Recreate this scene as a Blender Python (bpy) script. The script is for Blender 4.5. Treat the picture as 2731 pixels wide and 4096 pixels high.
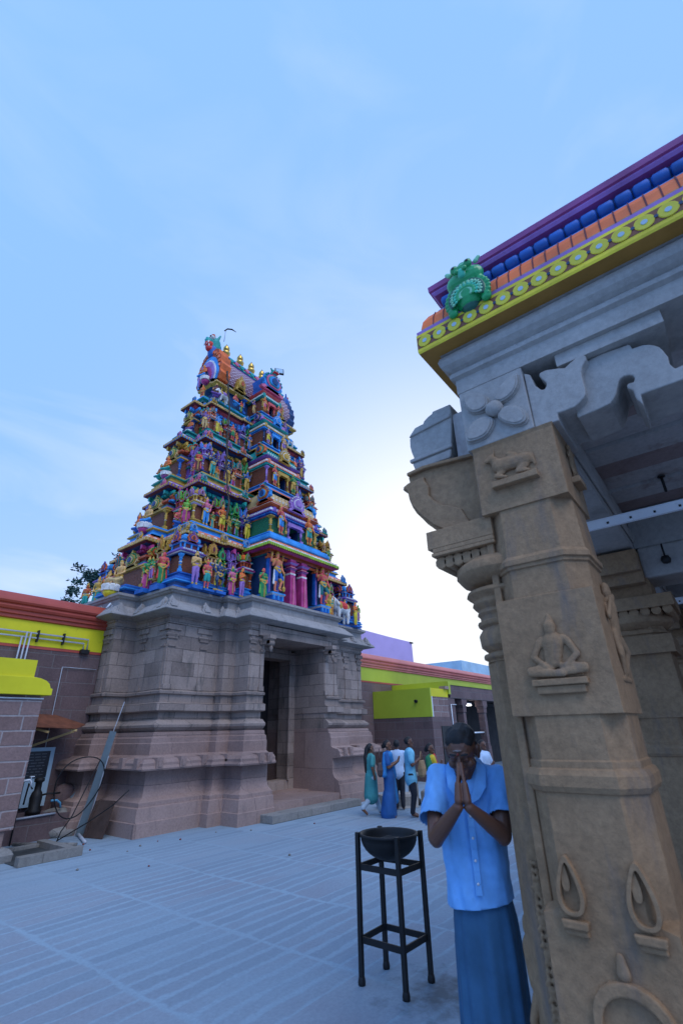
import bpy, bmesh, math, random
import numpy as np
from mathutils import Vector, Matrix, noise
R = math.radians
PI = math.pi
random.seed(7)
for o in list(bpy.data.objects): bpy.data.objects.remove(o)
S = bpy.context.scene
COL = S.collection

# ---------------------------------------------------------------- camera
EYE = 1.75
cam_d = bpy.data.cameras.new('camera'); cam = bpy.data.objects.new('camera', cam_d); COL.objects.link(cam)
rot = Matrix(((0.61897381, -0.31640151, -0.71886126), (-0.78512463, -0.27400216, -0.55542969), (-0.02123075, 0.90819211, -0.41801478)))
# columns of the camera's own axes (x right, y up, z back) in world space
rot = Matrix(((0.61897381, -0.31640151, -0.71886126), (-0.78512463, -0.27400216, -0.55542969), (-0.02123075, 0.90819211, -0.41801478)))
cam.matrix_world = Matrix.Translation((0, 0, EYE)) @ rot.to_4x4()
cam_d.sensor_fit = 'VERTICAL'; cam_d.sensor_height = 36.0; cam_d.sensor_width = 24.0
cam_d.lens = 1900.0 / 4096.0 * 36.0
cam_d.clip_start = 0.05; cam_d.clip_end = 3000
cam_d.dof.use_dof = True; cam_d.dof.focus_distance = 11.0; cam_d.dof.aperture_fstop = 2.8
S.camera = cam

# ---------------------------------------------------------------- light
SUN_AZ, SUN_EL = R(-112), R(52)     # soft skylight falls from behind and right of the camera
S.view_settings.view_transform = 'Standard'; S.view_settings.look = 'None'
S.view_settings.exposure = 0.7; S.view_settings.gamma = 1.0
w = bpy.data.worlds.new('World'); S.world = w; w.use_nodes = True
nt = w.node_tree; nt.nodes.clear(); N = nt.nodes; L = nt.links
def wn(t, **k):
    n = N.new(t)
    for a, b in k.items(): setattr(n, a, b)
    return n
def wmath(op, a, b=None, clamp=False):
    n = wn('ShaderNodeMath', operation=op, use_clamp=clamp)
    for i, v in enumerate((a, b)):
        if v is None: continue
        if isinstance(v, (int, float)): n.inputs[i].default_value = v
        else: L.new(v, n.inputs[i])
    return n.outputs[0]
def wmix(f, a, b, mode='MIX'):
    n = wn('ShaderNodeMix', data_type='RGBA', blend_type=mode)
    for i, v in ((0, f), (6, a), (7, b)):
        if isinstance(v, (int, float)): n.inputs[i].default_value = v
        elif isinstance(v, tuple): n.inputs[i].default_value = v
        else: L.new(v, n.inputs[i])
    return n.outputs[2]
out = wn('ShaderNodeOutputWorld'); bg = wn('ShaderNodeBackground'); bg.inputs[1].default_value = 0.1
sky = wn('ShaderNodeTexSky'); sky.sky_type = 'NISHITA'; sky.sun_disc = False
sky.sun_elevation = SUN_EL; sky.sun_rotation = PI/2 - SUN_AZ
sky.air_density = 1.0; sky.dust_density = 0.6; sky.ozone_density = 3.0
tc = wn('ShaderNodeTexCoord')
sep = wn('ShaderNodeSeparateXYZ'); L.new(tc.outputs['Generated'], sep.inputs[0])
dot = wn('ShaderNodeVectorMath', operation='DOT_PRODUCT'); L.new(tc.outputs['Generated'], dot.inputs[0])
dot.inputs[1].default_value = (math.cos(R(14))*math.cos(R(25)), math.cos(R(14))*math.sin(R(25)), math.sin(R(14)))
tow = wmath('MULTIPLY_ADD', dot.outputs['Value'], 0.5); tow.node.inputs[2].default_value = 0.5      # 1 toward the bright side
low = wmath('POWER', wmath('SUBTRACT', 1.0, wmath('ABSOLUTE', sep.outputs[2]), True), 2.0)
base = wmix(wmath('POWER', tow, 1.6), (1.9, 3.9, 8.6, 1), (2.0, 3.62, 7.0, 1))                      # deep blue away from the glow
glow = wmath('MULTIPLY', wmath('POWER', tow, 24.0), 1.15, True)
grad = wmix(glow, base, (7.4, 7.4, 7.5, 1))
hor = wmath('MULTIPLY', wmath('POWER', low, 2.5), wmath('POWER', tow, 1.3))
grad = wmix(wmath('MULTIPLY', hor, 0.95, True), grad, (6.0, 6.6, 7.2, 1))
mp = wn('ShaderNodeMapping'); mp.inputs['Scale'].default_value = (1.3, 2.1, 5.0); mp.inputs['Rotation'].default_value = (0.25, -0.2, 0.4)
L.new(tc.outputs['Generated'], mp.inputs[0])
nz = wn('ShaderNodeTexNoise'); nz.inputs['Scale'].default_value = 1.5; nz.inputs['Detail'].default_value = 7; nz.inputs['Roughness'].default_value = 0.52; nz.inputs['Distortion'].default_value = 0.6
L.new(mp.outputs[0], nz.inputs[0])
cr = wn('ShaderNodeMapRange'); cr.inputs[1].default_value = 0.50; cr.inputs[2].default_value = 0.74; L.new(nz.outputs[0], cr.inputs[0])
lowf = wmath('MULTIPLY_ADD', low, 0.75); lowf.node.inputs[2].default_value = 0.13
cl = wmath('MULTIPLY', cr.outputs[0], lowf, True)
skyc = wmix(0.95, sky.outputs[0], grad)
skyc = wmix(wmath('MULTIPLY', cl, wmath('POWER', tow, 0.5), True), skyc, (6.1, 6.5, 7.0, 1))
L.new(skyc, bg.inputs[0]); L.new(bg.outputs[0], out.inputs[0])

sd = bpy.data.lights.new('sun', 'SUN'); sun = bpy.data.objects.new('sun', sd); COL.objects.link(sun)
sd.energy = 0.76; sd.angle = R(40); sd.color = (1.0, 0.96, 0.92)
sun.rotation_euler = (-(PI/2 - SUN_EL), 0, SUN_AZ - PI/2)   # light travels away from the glow, toward the camera
sun.rotation_euler = Vector((-math.cos(SUN_EL)*math.cos(SUN_AZ), -math.cos(SUN_EL)*math.sin(SUN_AZ), -math.sin(SUN_EL))).to_track_quat('-Z', 'Y').to_euler()

# ---------------------------------------------------------------- materials
MATS = {}
def new_mat(name):
    m = bpy.data.materials.new(name); m.use_nodes = True; MATS[name] = m
    nt = m.node_tree; b = nt.nodes['Principled BSDF']
    return m, nt, b
def node(nt, t, **k):
    n = nt.nodes.new(t)
    for a, v in k.items():
        if a in n.inputs: n.inputs[a].default_value = v
        else: setattr(n, a, v)
    return n
def mixc(nt, f, a, b, mode='MIX'):
    n = nt.nodes.new('ShaderNodeMix'); n.data_type = 'RGBA'; n.blend_type = mode
    for i, v in ((0, f), (6, a), (7, b)):
        if isinstance(v, (int, float)): n.inputs[i].default_value = v
        elif isinstance(v, tuple): n.inputs[i].default_value = v if len(v) == 4 else v + (1,)
        else: nt.links.new(v, n.inputs[i])
    return n.outputs[2]
def ramp(nt, fac, a, b):
    n = nt.nodes.new('ShaderNodeMapRange'); n.inputs[1].default_value = a; n.inputs[2].default_value = b
    nt.links.new(fac, n.inputs[0]); return n.outputs[0]
def tcoord(nt, kind='Object'):
    n = nt.nodes.new('ShaderNodeTexCoord'); return n.outputs[kind]
def noisef(nt, vec, scale, detail=5, rough=0.55, scl=None):
    n = node(nt, 'ShaderNodeTexNoise'); n.inputs['Scale'].default_value = scale; n.inputs['Detail'].default_value = detail; n.inputs['Roughness'].default_value = rough
    if scl:
        m = nt.nodes.new('ShaderNodeMapping'); m.inputs['Scale'].default_value = scl; nt.links.new(vec, m.inputs[0]); vec = m.outputs[0]
    nt.links.new(vec, n.inputs[0]); return n.outputs[0]
def bump(nt, b, h, strength, dist):
    n = nt.nodes.new('ShaderNodeBump'); n.inputs['Strength'].default_value = strength; n.inputs['Distance'].default_value = dist
    nt.links.new(h, n.inputs['Height']); nt.links.new(n.outputs[0], b.inputs['Normal'])
def paint(name, c, rough=0.5, var=0.22, metal=0.0, dirt=0.3, scale=3.0):
    if name in MATS: return MATS[name]
    m, nt, b = new_mat(name); tcx = tcoord(nt)
    n1 = noisef(nt, tcx, scale, 6, 0.6); n2 = noisef(nt, tcx, scale*6, 4, 0.7)
    dark = tuple(x*(1-var) for x in c)
    lite = tuple(min(1, x*(1+var*0.6)+0.008) for x in c)
    col = mixc(nt, ramp(nt, n1, 0.3, 0.7), dark, lite)
    col = mixc(nt, ramp(nt, n2, 0.62, 0.8), col, tuple(x*(1-dirt)+0.02*dirt for x in c))
    nt.links.new(col, b.inputs['Base Color'])
    b.inputs['Roughness'].default_value = rough; b.inputs['Metallic'].default_value = metal
    bump(nt, b, n2, 0.25, 0.004)
    return m
P = dict(blue=(.006,.12,.46), deep=(.004,.045,.16), sky=(.03,.30,.72), teal=(.005,.17,.17), turq=(.01,.36,.30), green=(.01,.26,.07), lime=(.14,.48,.05),
         yellow=(.78,.62,.02), gold=(.56,.33,.04), orange=(.86,.155,.02), rust=(.50,.085,.02), brown=(.20,.06,.02), red=(.72,.03,.02), pink=(.70,.14,.26),
         rose=(.72,.09,.09), magenta=(.50,.04,.20), purple=(.17,.07,.34), lilac=(.36,.18,.50), cream=(.66,.44,.18), white=(.80,.78,.74), black=(.012,.012,.014),
         skin=(.68,.30,.11), tan=(.72,.42,.15), maroon=(.15,.015,.02), dkblue=(.006,.04,.12), salmon=(.80,.22,.10), plum=(.27,.05,.21))
def pm(k): return paint('paint_'+k, P[k], 0.55, 0.36, 0, 0.5, 4.0)
metal_gold = paint('gilded_brass', (.75,.46,.12), 0.28, 0.15, 1.0)

def stone(name, c1, c2, mortar, bw=0.6, bh=0.3, ms=0.008, bumpd=0.012, stain=(.05,.06,.05), stainamt=0.5, uvmode='wall', rough=0.85, speck=0.25, mort_soft=0.1, off=(0, 0)):
    m, nt, b = new_mat(name); tcx = tcoord(nt)
    sp = nt.nodes.new('ShaderNodeSeparateXYZ'); nt.links.new(tcx, sp.inputs[0])
    add = nt.nodes.new('ShaderNodeMath'); add.operation = 'ADD'
    nt.links.new(sp.outputs[0], add.inputs[0]); nt.links.new(sp.outputs[1], add.inputs[1])
    a2 = nt.nodes.new('ShaderNodeMath'); a2.operation = 'ADD'; nt.links.new(add.outputs[0], a2.inputs[0]); a2.inputs[1].default_value = off[0]
    a3 = nt.nodes.new('ShaderNodeMath'); a3.operation = 'ADD'; nt.links.new(sp.outputs[2], a3.inputs[0]); a3.inputs[1].default_value = off[1]
    cb = nt.nodes.new('ShaderNodeCombineXYZ'); nt.links.new(a2.outputs[0], cb.inputs[0]); nt.links.new(a3.outputs[0], cb.inputs[1])
    wob = node(nt, 'ShaderNodeTexNoise'); wob.inputs['Scale'].default_value = 2.2; wob.inputs['Detail'].default_value = 4; nt.links.new(tcx, wob.inputs[0])
    va = nt.nodes.new('ShaderNodeVectorMath'); va.operation = 'SCALE'; nt.links.new(wob.outputs['Color'], va.inputs[0]); va.inputs['Scale'].default_value = 0.035
    vb = nt.nodes.new('ShaderNodeVectorMath'); nt.links.new(cb.outputs[0], vb.inputs[0]); nt.links.new(va.outputs[0], vb.inputs[1])
    br = nt.nodes.new('ShaderNodeTexBrick'); nt.links.new(vb.outputs[0], br.inputs[0])
    br.offset = 0.43; br.squash = 1.35; br.squash_frequency = 3
    br.inputs['Scale'].default_value = 1; br.inputs['Mortar Size'].default_value = ms; br.inputs['Mortar Smooth'].default_value = mort_soft
    br.inputs['Brick Width'].default_value = bw; br.inputs['Row Height'].default_value = bh; br.inputs['Bias'].default_value = -0.1
    br.inputs['Color1'].default_value = c1+(1,); br.inputs['Color2'].default_value = c2+(1,); br.inputs['Mortar'].default_value = mortar+(1,)
    n1 = noisef(nt, tcx, 1.3, 7, 0.62); n2 = noisef(nt, tcx, 26, 5, 0.75); n3 = noisef(nt, tcx, 5, 6, 0.65, (1, 1, 0.25))
    col = mixc(nt, ramp(nt, n1, 0.35, 0.7), br.outputs['Color'], tuple(min(1, x*1.35) for x in c2), 'MIX'); col.node.inputs[0].default_value = 0.5
    f = nt.nodes.new('ShaderNodeMath'); f.operation = 'MULTIPLY'; nt.links.new(ramp(nt, n1, 0.35, 0.7), f.inputs[0]); f.inputs[1].default_value = 0.45
    nt.links.new(f.outputs[0], col.node.inputs[0])
    col = mixc(nt, 1.0, col, mixc(nt, ramp(nt, n2, 0.3, 0.72), (1-speck,)*3, (1+speck*0.5,)*3), 'MULTIPLY')
    g = nt.nodes.new('ShaderNodeMath'); g.operation = 'MULTIPLY'; nt.links.new(ramp(nt, n3, 0.55, 0.75), g.inputs[0]); g.inputs[1].default_value = stainamt
    col = mixc(nt, g.outputs[0], col, stain)
    nt.links.new(col, b.inputs['Base Color']); b.inputs['Roughness'].default_value = rough
    h = nt.nodes.new('ShaderNodeMath'); h.operation = 'MULTIPLY_ADD'; nt.links.new(br.outputs['Fac'], h.inputs[0]); h.inputs[1].default_value = -1.0; nt.links.new(n2, h.inputs[2])
    bump(nt, b, h.outputs[0], 0.7, bumpd)
    return m
st_up = stone('weathered_grey_blockwork', (.185,.138,.115), (.38,.292,.245), (.075,.06,.052), 0.62, 0.30, 0.007, 0.012, (.045,.055,.05), 0.75)
st_low = stone('pinkish_granite_blocks', (.255,.168,.142), (.35,.24,.205), (.12,.085,.075), 1.15, 0.9, 0.005, 0.008, (.11,.085,.08), 0.4, off=(0.2, 0.05))
st_wall = stone('dark_coursed_masonry', (.12,.075,.075), (.17,.11,.105), (.17,.145,.14), 0.62, 0.29, 0.010, 0.012, (.05,.05,.05), 0.5)
st_shrine = stone('rough_pink_masonry', (.19,.115,.10), (.28,.18,.16), (.36,.32,.31), 0.46, 0.235, 0.016, 0.016, (.10,.08,.08), 0.3, mort_soft=0.4)
st_grey = stone('pale_grey_stone', (.34,.315,.285), (.46,.43,.395), (.2,.19,.18), 6, 6, 0.001, 0.006, (.08,.07,.065), 0.35, speck=0.2)
st_cor = stone('grey_cornice_stone', (.27,.245,.23), (.36,.33,.31), (.14,.13,.12), 0.8, 5, 0.006, 0.01, (.09,.085,.08), 0.6)
st_tan = stone('sandy_brown_stone', (.27,.155,.074), (.395,.25,.138), (.15,.10,.06), 9, 9, 0.001, 0.008, (.13,.11,.10), 0.8, speck=0.3)
st_ceil = stone('ceiling_slab_stone', (.42,.39,.37), (.52,.48,.45), (.05,.05,.05), 7, 9, 0.0, 0.004, (.22,.12,.09), 0.8, speck=0.2)
st_kerb = stone('stained_kerb_stone', (.20,.19,.17), (.28,.26,.24), (.1,.1,.09), 0.5, 0.5, 0.006, 0.012, (.05,.045,.04), 0.8)
st_ceil2 = stone('brown_streaked_slab', (.27,.19,.17), (.38,.29,.27), (.05,.05,.05), 7, 9, 0.0, 0.004, (.20,.12,.10), 0.8, speck=0.2)
dark_in = paint('painted_interior_dark', (.035,.03,.03), 0.9)  # near-black paints in the unlit depth of passage, hall and window
iron = paint('black_wrought_iron', (.009,.0085,.009), 0.6, 0.3, 0.2)
grey_pipe = paint('grey_plastic_pipe', (.42,.45,.50), 0.4)
white_p = paint('white_wash', (.72,.75,.80), 0.6)
wall_yel = paint('yellow_wall_paint', (.72,.64,.004), 0.6, 0.16, 0, 0.35, 0.9)
wall_lime = paint('lime_wall_paint', (.42,.50,.03), 0.6, 0.12, 0, 0.15, 0.8)
wall_red = paint('red_oxide_cornice_paint', (.42,.06,.035), 0.5, 0.22, 0, 0.3, 1.0)
wall_salmon = paint('faded_red_cornice_paint', (.62,.17,.14), 0.5, 0.2, 0, 0.3, 1.0)
wall_lav = paint('lavender_wall_paint', (.56,.42,.74), 0.7, 0.1, 0, 0.15, 0.7)
wall_wht = paint('pale_blue_render', (.42,.58,.68), 0.8, 0.2, 0, 0.3, 0.7)
tin = paint('rusty_tin_sheet', (.20,.065,.03), 0.7, 0.5, 0.2, 0.5, 5)
tinb = paint('grey_sheet_metal', (.16,.20,.21), 0.45, 0.2, 0.6)
alu = paint('white_batten_enamel', (.88,.92,.96), 0.35, 0.06)

def emis(name, c, s):
    m, nt, b = new_mat(name); b.inputs['Emission Color'].default_value = c+(1,); b.inputs['Emission Strength'].default_value = s; b.inputs['Base Color'].default_value = (.8,.8,.8,1)
    return m
lampglow = emis('lit_lamp_face', (.95,.97,1.0), 6.0)

# filigree paint: scrolls on a coloured panel
def filigree(name, c1, c2):
    m, nt, b = new_mat(name); tcx = tcoord(nt)
    v = node(nt, 'ShaderNodeTexVoronoi'); v.inputs['Scale'].default_value = 9; v.feature = 'F1'; nt.links.new(tcx, v.inputs[0])
    s = nt.nodes.new('ShaderNodeMath'); s.operation = 'MULTIPLY'; nt.links.new(v.outputs['Distance'], s.inputs[0]); s.inputs[1].default_value = 34
    sn = nt.nodes.new('ShaderNodeMath'); sn.operation = 'SINE'; nt.links.new(s.outputs[0], sn.inputs[0])
    col = mixc(nt, ramp(nt, sn.outputs[0], 0.1, 0.7), c1, c2)
    nt.links.new(col, b.inputs['Base Color']); b.inputs['Roughness'].default_value = 0.6
    bump(nt, b, sn.outputs[0], 0.5, 0.006); return m
fil_brown = filigree('brown_filigree_panel', (.13,.03,.012), (.27,.08,.03))
fil_green = filigree('green_filigree_panel', (.005,.10,.045), (.02,.24,.10))
fil_teal = filigree('teal_filigree_panel', (.005,.08,.09), (.01,.17,.18))

# ground paving: long slabs with wide pale joints
def paving():
    m, nt, b = new_mat('courtyard_slab_paving'); tcx = tcoord(nt)
    def mt(op, a, c=None, d=None):
        n = nt.nodes.new('ShaderNodeMath'); n.operation = op
        for i, v in enumerate((a, c, d)):
            if v is None: continue
            if isinstance(v, (int, float)): n.inputs[i].default_value = v
            else: nt.links.new(v, n.inputs[i])
        return n.outputs[0]
    wob = node(nt, 'ShaderNodeTexNoise'); wob.inputs['Scale'].default_value = 1.1; wob.inputs['Detail'].default_value = 5; nt.links.new(tcx, wob.inputs[0])
    va = nt.nodes.new('ShaderNodeVectorMath'); va.operation = 'SCALE'; nt.links.new(wob.outputs['Color'], va.inputs[0]); va.inputs['Scale'].default_value = 0.16
    vb = nt.nodes.new('ShaderNodeVectorMath'); nt.links.new(tcx, vb.inputs[0]); nt.links.new(va.outputs[0], vb.inputs[1])
    sp = nt.nodes.new('ShaderNodeSeparateXYZ'); nt.links.new(vb.outputs[0], sp.inputs[0])
    X = mt('DIVIDE', mt('SUBTRACT', sp.outputs[0], 0.43), 1.2); col_i = mt('FLOOR', X); fx = mt('SUBTRACT', X, col_i)
    wnz = nt.nodes.new('ShaderNodeTexWhiteNoise'); wnz.noise_dimensions = '1D'; nt.links.new(col_i, wnz.inputs['W'])
    Y = mt('ADD', mt('DIVIDE', sp.outputs[1], 0.19), wnz.outputs['Value']); row_i = mt('FLOOR', Y); fy = mt('SUBTRACT', Y, row_i)
    cell = nt.nodes.new('ShaderNodeTexWhiteNoise'); cell.noise_dimensions = '2D'
    cc = nt.nodes.new('ShaderNodeCombineXYZ'); nt.links.new(col_i, cc.inputs[0]); nt.links.new(row_i, cc.inputs[1]); nt.links.new(cc.outputs[0], cell.inputs['Vector'])
    ex = mt('MULTIPLY', mt('MINIMUM', fx, mt('SUBTRACT', 1.0, fx)), 1.2)
    ey = mt('MULTIPLY', mt('MINIMUM', fy, mt('SUBTRACT', 1.0, fy)), 0.19)
    e = mt('MINIMUM', ex, ey)
    n1 = noisef(nt, tcx, 0.7, 6, 0.6); n2 = noisef(nt, tcx, 30, 5, 0.8); n3 = noisef(nt, tcx, 4.5, 6, 0.65)
    ee = mt('ADD', e, mt('MULTIPLY', mt('SUBTRACT', n3, 0.5), 0.11))
    slab = ramp(nt, ee, 0.016, 0.038)
    merged = mt('GREATER_THAN', cell.outputs['Value'], 0.72); slab = mt('MAXIMUM', slab, mt('MULTIPLY', merged, ramp(nt, ex, 0.01, 0.05)))
    far = ramp(nt, sp.outputs[1], 8.6, 6.2)
    keep = mt('MULTIPLY', mt('MULTIPLY', slab, mt('MULTIPLY_ADD', far, 0.75, 0.25)), ramp(nt, n1, 0.30, 0.60))          # dust blurs whole areas of slabs
    keep = mt('MULTIPLY', keep, mt('MULTIPLY_ADD', cell.outputs['Value'], 0.75, 0.3))
    c = mixc(nt, keep, (.295,.395,.475), (.250,.282,.335))
    c = mixc(nt, 1.0, c, mixc(nt, ramp(nt, n2, 0.3, 0.75), (.80,)*3, (1.08,)*3), 'MULTIPLY')
    c = mixc(nt, slab, c, mixc(nt, 1.0, c, mixc(nt, cell.outputs['Value'], (.84,.83,.84), (1.08,1.08,1.07)), 'MULTIPLY'))
    n4 = noisef(nt, tcx, 0.35, 4, 0.5)
    c = mixc(nt, 1.0, c, mixc(nt, ramp(nt, n4, 0.35, 0.7), (.84,.86,.88), (1.04,)*3), 'MULTIPLY')
    # irregular dark patch on the paving near the foot of the lamp stand
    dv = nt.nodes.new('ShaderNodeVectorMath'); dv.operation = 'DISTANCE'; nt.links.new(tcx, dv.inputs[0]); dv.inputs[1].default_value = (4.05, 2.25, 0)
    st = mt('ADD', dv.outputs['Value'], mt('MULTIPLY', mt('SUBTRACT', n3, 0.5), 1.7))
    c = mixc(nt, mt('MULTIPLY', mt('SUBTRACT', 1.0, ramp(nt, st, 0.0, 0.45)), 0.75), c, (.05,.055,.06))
    nt.links.new(c, b.inputs['Base Color']); b.inputs['Roughness'].default_value = 0.8
    h = mt('ADD', mt('MULTIPLY', slab, 0.6), mt('MULTIPLY', n2, 0.5)); bump(nt, b, h, 0.35, 0.006)
    return m
pave = paving()

# ---------------------------------------------------------------- mesh builder
class MB:
    def __init__(s): s.v = []; s.f = []; s.mi = []; s.mats = []; s.M = Matrix.Identity(4); s.sm = []
    def mat(s, m):
        if isinstance(m, str): m = MATS[m] if m in MATS else pm(m)
        if m not in s.mats: s.mats.append(m)
        return s.mats.index(m)
    def add(s, vs, fs, m, smooth=False):
        k = len(s.v); M = s.M
        s.v += [tuple(M @ Vector(p)) for p in vs]
        one = not isinstance(m, list)
        if one: i = s.mat(m)
        for j, f in enumerate(fs):
            s.f.append(tuple(a+k for a in f)); s.mi.append(i if one else s.mat(m[j])); s.sm.append(smooth)
    def box(s, x0, x1, y0, y1, z0, z1, m):
        s.add([(x0,y0,z0),(x1,y0,z0),(x1,y1,z0),(x0,y1,z0),(x0,y0,z1),(x1,y0,z1),(x1,y1,z1),(x0,y1,z1)],
              [(0,3,2,1),(4,5,6,7),(0,1,5,4),(1,2,6,5),(2,3,7,6),(3,0,4,7)], m)
    def cbox(s, c, sz, m): s.box(c[0]-sz[0]/2, c[0]+sz[0]/2, c[1]-sz[1]/2, c[1]+sz[1]/2, c[2]-sz[2]/2, c[2]+sz[2]/2, m)
    def bar(s, a, b, wd, ht, m):
        a = Vector(a); b = Vector(b); d = b-a; l = d.length; q = d.to_track_quat('X', 'Z').to_matrix().to_4x4()
        M0 = s.M; s.M = M0 @ Matrix.Translation(a) @ q; s.box(0, l, -wd/2, wd/2, -ht/2, ht/2, m); s.M = M0
    def lathe(s, prof, m, c=(0,0,0), n=12, smooth=True, ang0=0.0, sq=None):
        vs = []; fs = []; ms = []
        for (r, z) in prof:
            for i in range(n):
                a = ang0 + 2*PI*i/n; vs.append((c[0]+r*math.cos(a), c[1]+r*math.sin(a), c[2]+z))
        for j in range(len(prof)-1):
            for i in range(n):
                k = (i+1) % n; fs.append((j*n+i, j*n+k, (j+1)*n+k, (j+1)*n+i)); ms.append(m[j] if isinstance(m, list) else m)
        fs.append(tuple(range(n-1, -1, -1))); ms.append(ms[0]); t = (len(prof)-1)*n
        fs.append(tuple(range(t, t+n))); ms.append(ms[-2])
        s.add(vs, fs, ms, smooth)
    def post(s, prof, m, c=(0,0,0)):      # square post from half-widths
        s.lathe([(r*math.sqrt(2), z) for r, z in prof], m, c, 4, False, PI/4)
    def tube(s, pts, r, m, n=8, smooth=True):
        pts = [Vector(p) for p in pts]; vs = []; fs = []
        if not isinstance(r, (list, tuple)): r = [r]*len(pts)
        up = None
        for i, p in enumerate(pts):
            d = (pts[min(i+1, len(pts)-1)] - pts[max(i-1, 0)]).normalized()
            if up is None: up = Vector((0,0,1)) if abs(d.z) < 0.9 else Vector((1,0,0))
            x = up.cross(d).normalized(); y = d.cross(x).normalized(); up = y
            for k in range(n):
                a = 2*PI*k/n; vs.append(p + x*math.cos(a)*r[i] + y*math.sin(a)*r[i])
        for j in range(len(pts)-1):
            for k in range(n):
                q = (k+1) % n; fs.append((j*n+k, j*n+q, (j+1)*n+q, (j+1)*n+k))
        fs.append(tuple(range(n-1, -1, -1))); fs.append(tuple(range((len(pts)-1)*n, len(pts)*n)))
        s.add(vs, fs, m, smooth)
    def prism(s, pts, y0, y1, m, side=None):   # outline in local xz, thickness along y
        n = len(pts); vs = [(x, y0, z) for x, z in pts] + [(x, y1, z) for x, z in pts]
        fs = [tuple(range(n)), tuple(range(2*n-1, n-1, -1))] + [(i, i+n, (i+1) % n+n, (i+1) % n) for i in range(n)]
        s.add(vs, fs, [m, m] + [side or m]*n)
    def sweep(s, poly, prof, ms, cap=True, bottom=False):
        n = len(poly); offs = []
        for i in range(n):
            a = Vector(poly[i-1]); b = Vector(poly[i]); c = Vector(poly[(i+1) % n])
            d1 = (b-a).normalized(); d2 = (c-b).normalized()
            n1 = Vector((d1.y, -d1.x)); n2 = Vector((d2.y, -d2.x))
            k = 1 + n1.dot(n2); offs.append((n1+n2)/max(k, 0.2))
        vs = []; fs = []; mm = []
        for (o, z) in prof:
            for i in range(n): vs.append((poly[i][0]+offs[i].x*o, poly[i][1]+offs[i].y*o, z))
        for j in range(len(prof)-1):
            for i in range(n):
                k = (i+1) % n; fs.append((j*n+i, j*n+k, (j+1)*n+k, (j+1)*n+i)); mm.append(ms[j] if isinstance(ms, list) else ms)
        if cap: fs.append(tuple(range((len(prof)-1)*n, len(prof)*n))); mm.append(mm[-1])
        if bottom: fs.append(tuple(range(n-1, -1, -1))); mm.append(mm[0])
        s.add(vs, fs, mm)
    def build(s, name, parent=None, bevel=0, loc=None, rz=0):
        me = bpy.data.meshes.new(name); me.from_pydata(s.v, [], s.f)
        for m in s.mats: me.materials.append(m)
        me.polygons.foreach_set('material_index', s.mi); me.polygons.foreach_set('use_smooth', s.sm)
        me.update()
        o = bpy.data.objects.new(name, me); COL.objects.link(o)
        if parent: o.parent = parent
        if loc: o.location = loc
        o.rotation_euler[2] = rz
        if bevel:
            b = o.modifiers.new('bevel', 'BEVEL'); b.width = bevel; b.segments = 2; b.limit_method = 'ANGLE'; b.angle_limit = R(40); b.harden_normals = False
        return o
def tag(o, label=None, cat=None, group=None, kind=None):
    if label: o['label'] = label
    if cat: o['category'] = cat
    if group: o['group'] = group
    if kind: o['kind'] = kind
    return o
def empty(name, loc=(0,0,0), rz=0, parent=None):
    o = bpy.data.objects.new(name, None); COL.objects.link(o); o.location = loc; o.rotation_euler[2] = rz; o.empty_display_size = 0.2
    if parent: o.parent = parent
    return o
def dup(o, loc=None, rz=None, parent=None):
    c = o.copy(); COL.objects.link(c)
    if loc is not None: c.location = loc
    if rz is not None: c.rotation_euler[2] = rz
    if parent is not None: c.parent = parent
    for ch in list(o.children): dup(ch, parent=c)
    return c

# ---------------------------------------------------------------- figures: one continuous skin grown round tapered limbs
def _caps(bm_v, bm_f, p0, p1, r0, r1, n=12, sc=None):
    p0 = Vector(p0); p1 = Vector(p1); d = p1-p0; l = d.length
    q = d.to_track_quat('Z', 'Y').to_matrix() if l > 1e-6 else Matrix.Identity(3)
    rings = []
    for k in range(1, 5): a = -PI/2 + k*PI/8; rings.append((r0*math.cos(a), r0*math.sin(a)))
    for k in range(0, 4): a = k*PI/8; rings.append((r1*math.cos(a), l + r1*math.sin(a)))
    k0 = len(bm_v); sx, sy = sc if sc else (1, 1)
    def ad(x, y, z):
        v = q @ Vector((x, y, z)) + p0; bm_v.append(v)
    ad(0, 0, -r0)
    for r, z in rings:
        for i in range(n): a = 2*PI*i/n; ad(r*math.cos(a)*1.0, r*math.sin(a), z)
    ad(0, 0, l+r1)
    if sc:   # flatten in world axes about the segment
        mid = (p0+p1)/2
        for i in range(k0, len(bm_v)):
            v = bm_v[i]; bm_v[i] = Vector((mid.x+(v.x-mid.x)*sx, mid.y+(v.y-mid.y)*sy, v.z))
    for i in range(n): bm_f.append((k0, k0+1+(i+1) % n, k0+1+i))
    for j in range(len(rings)-1):
        for i in range(n):
            a = k0+1+j*n; k = (i+1) % n; bm_f.append((a+i, a+k, a+n+k, a+n+i))
    t = k0+1+(len(rings)-1)*n; e = t+n
    for i in range(n): bm_f.append((t+i, t+(i+1) % n, e))
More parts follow.
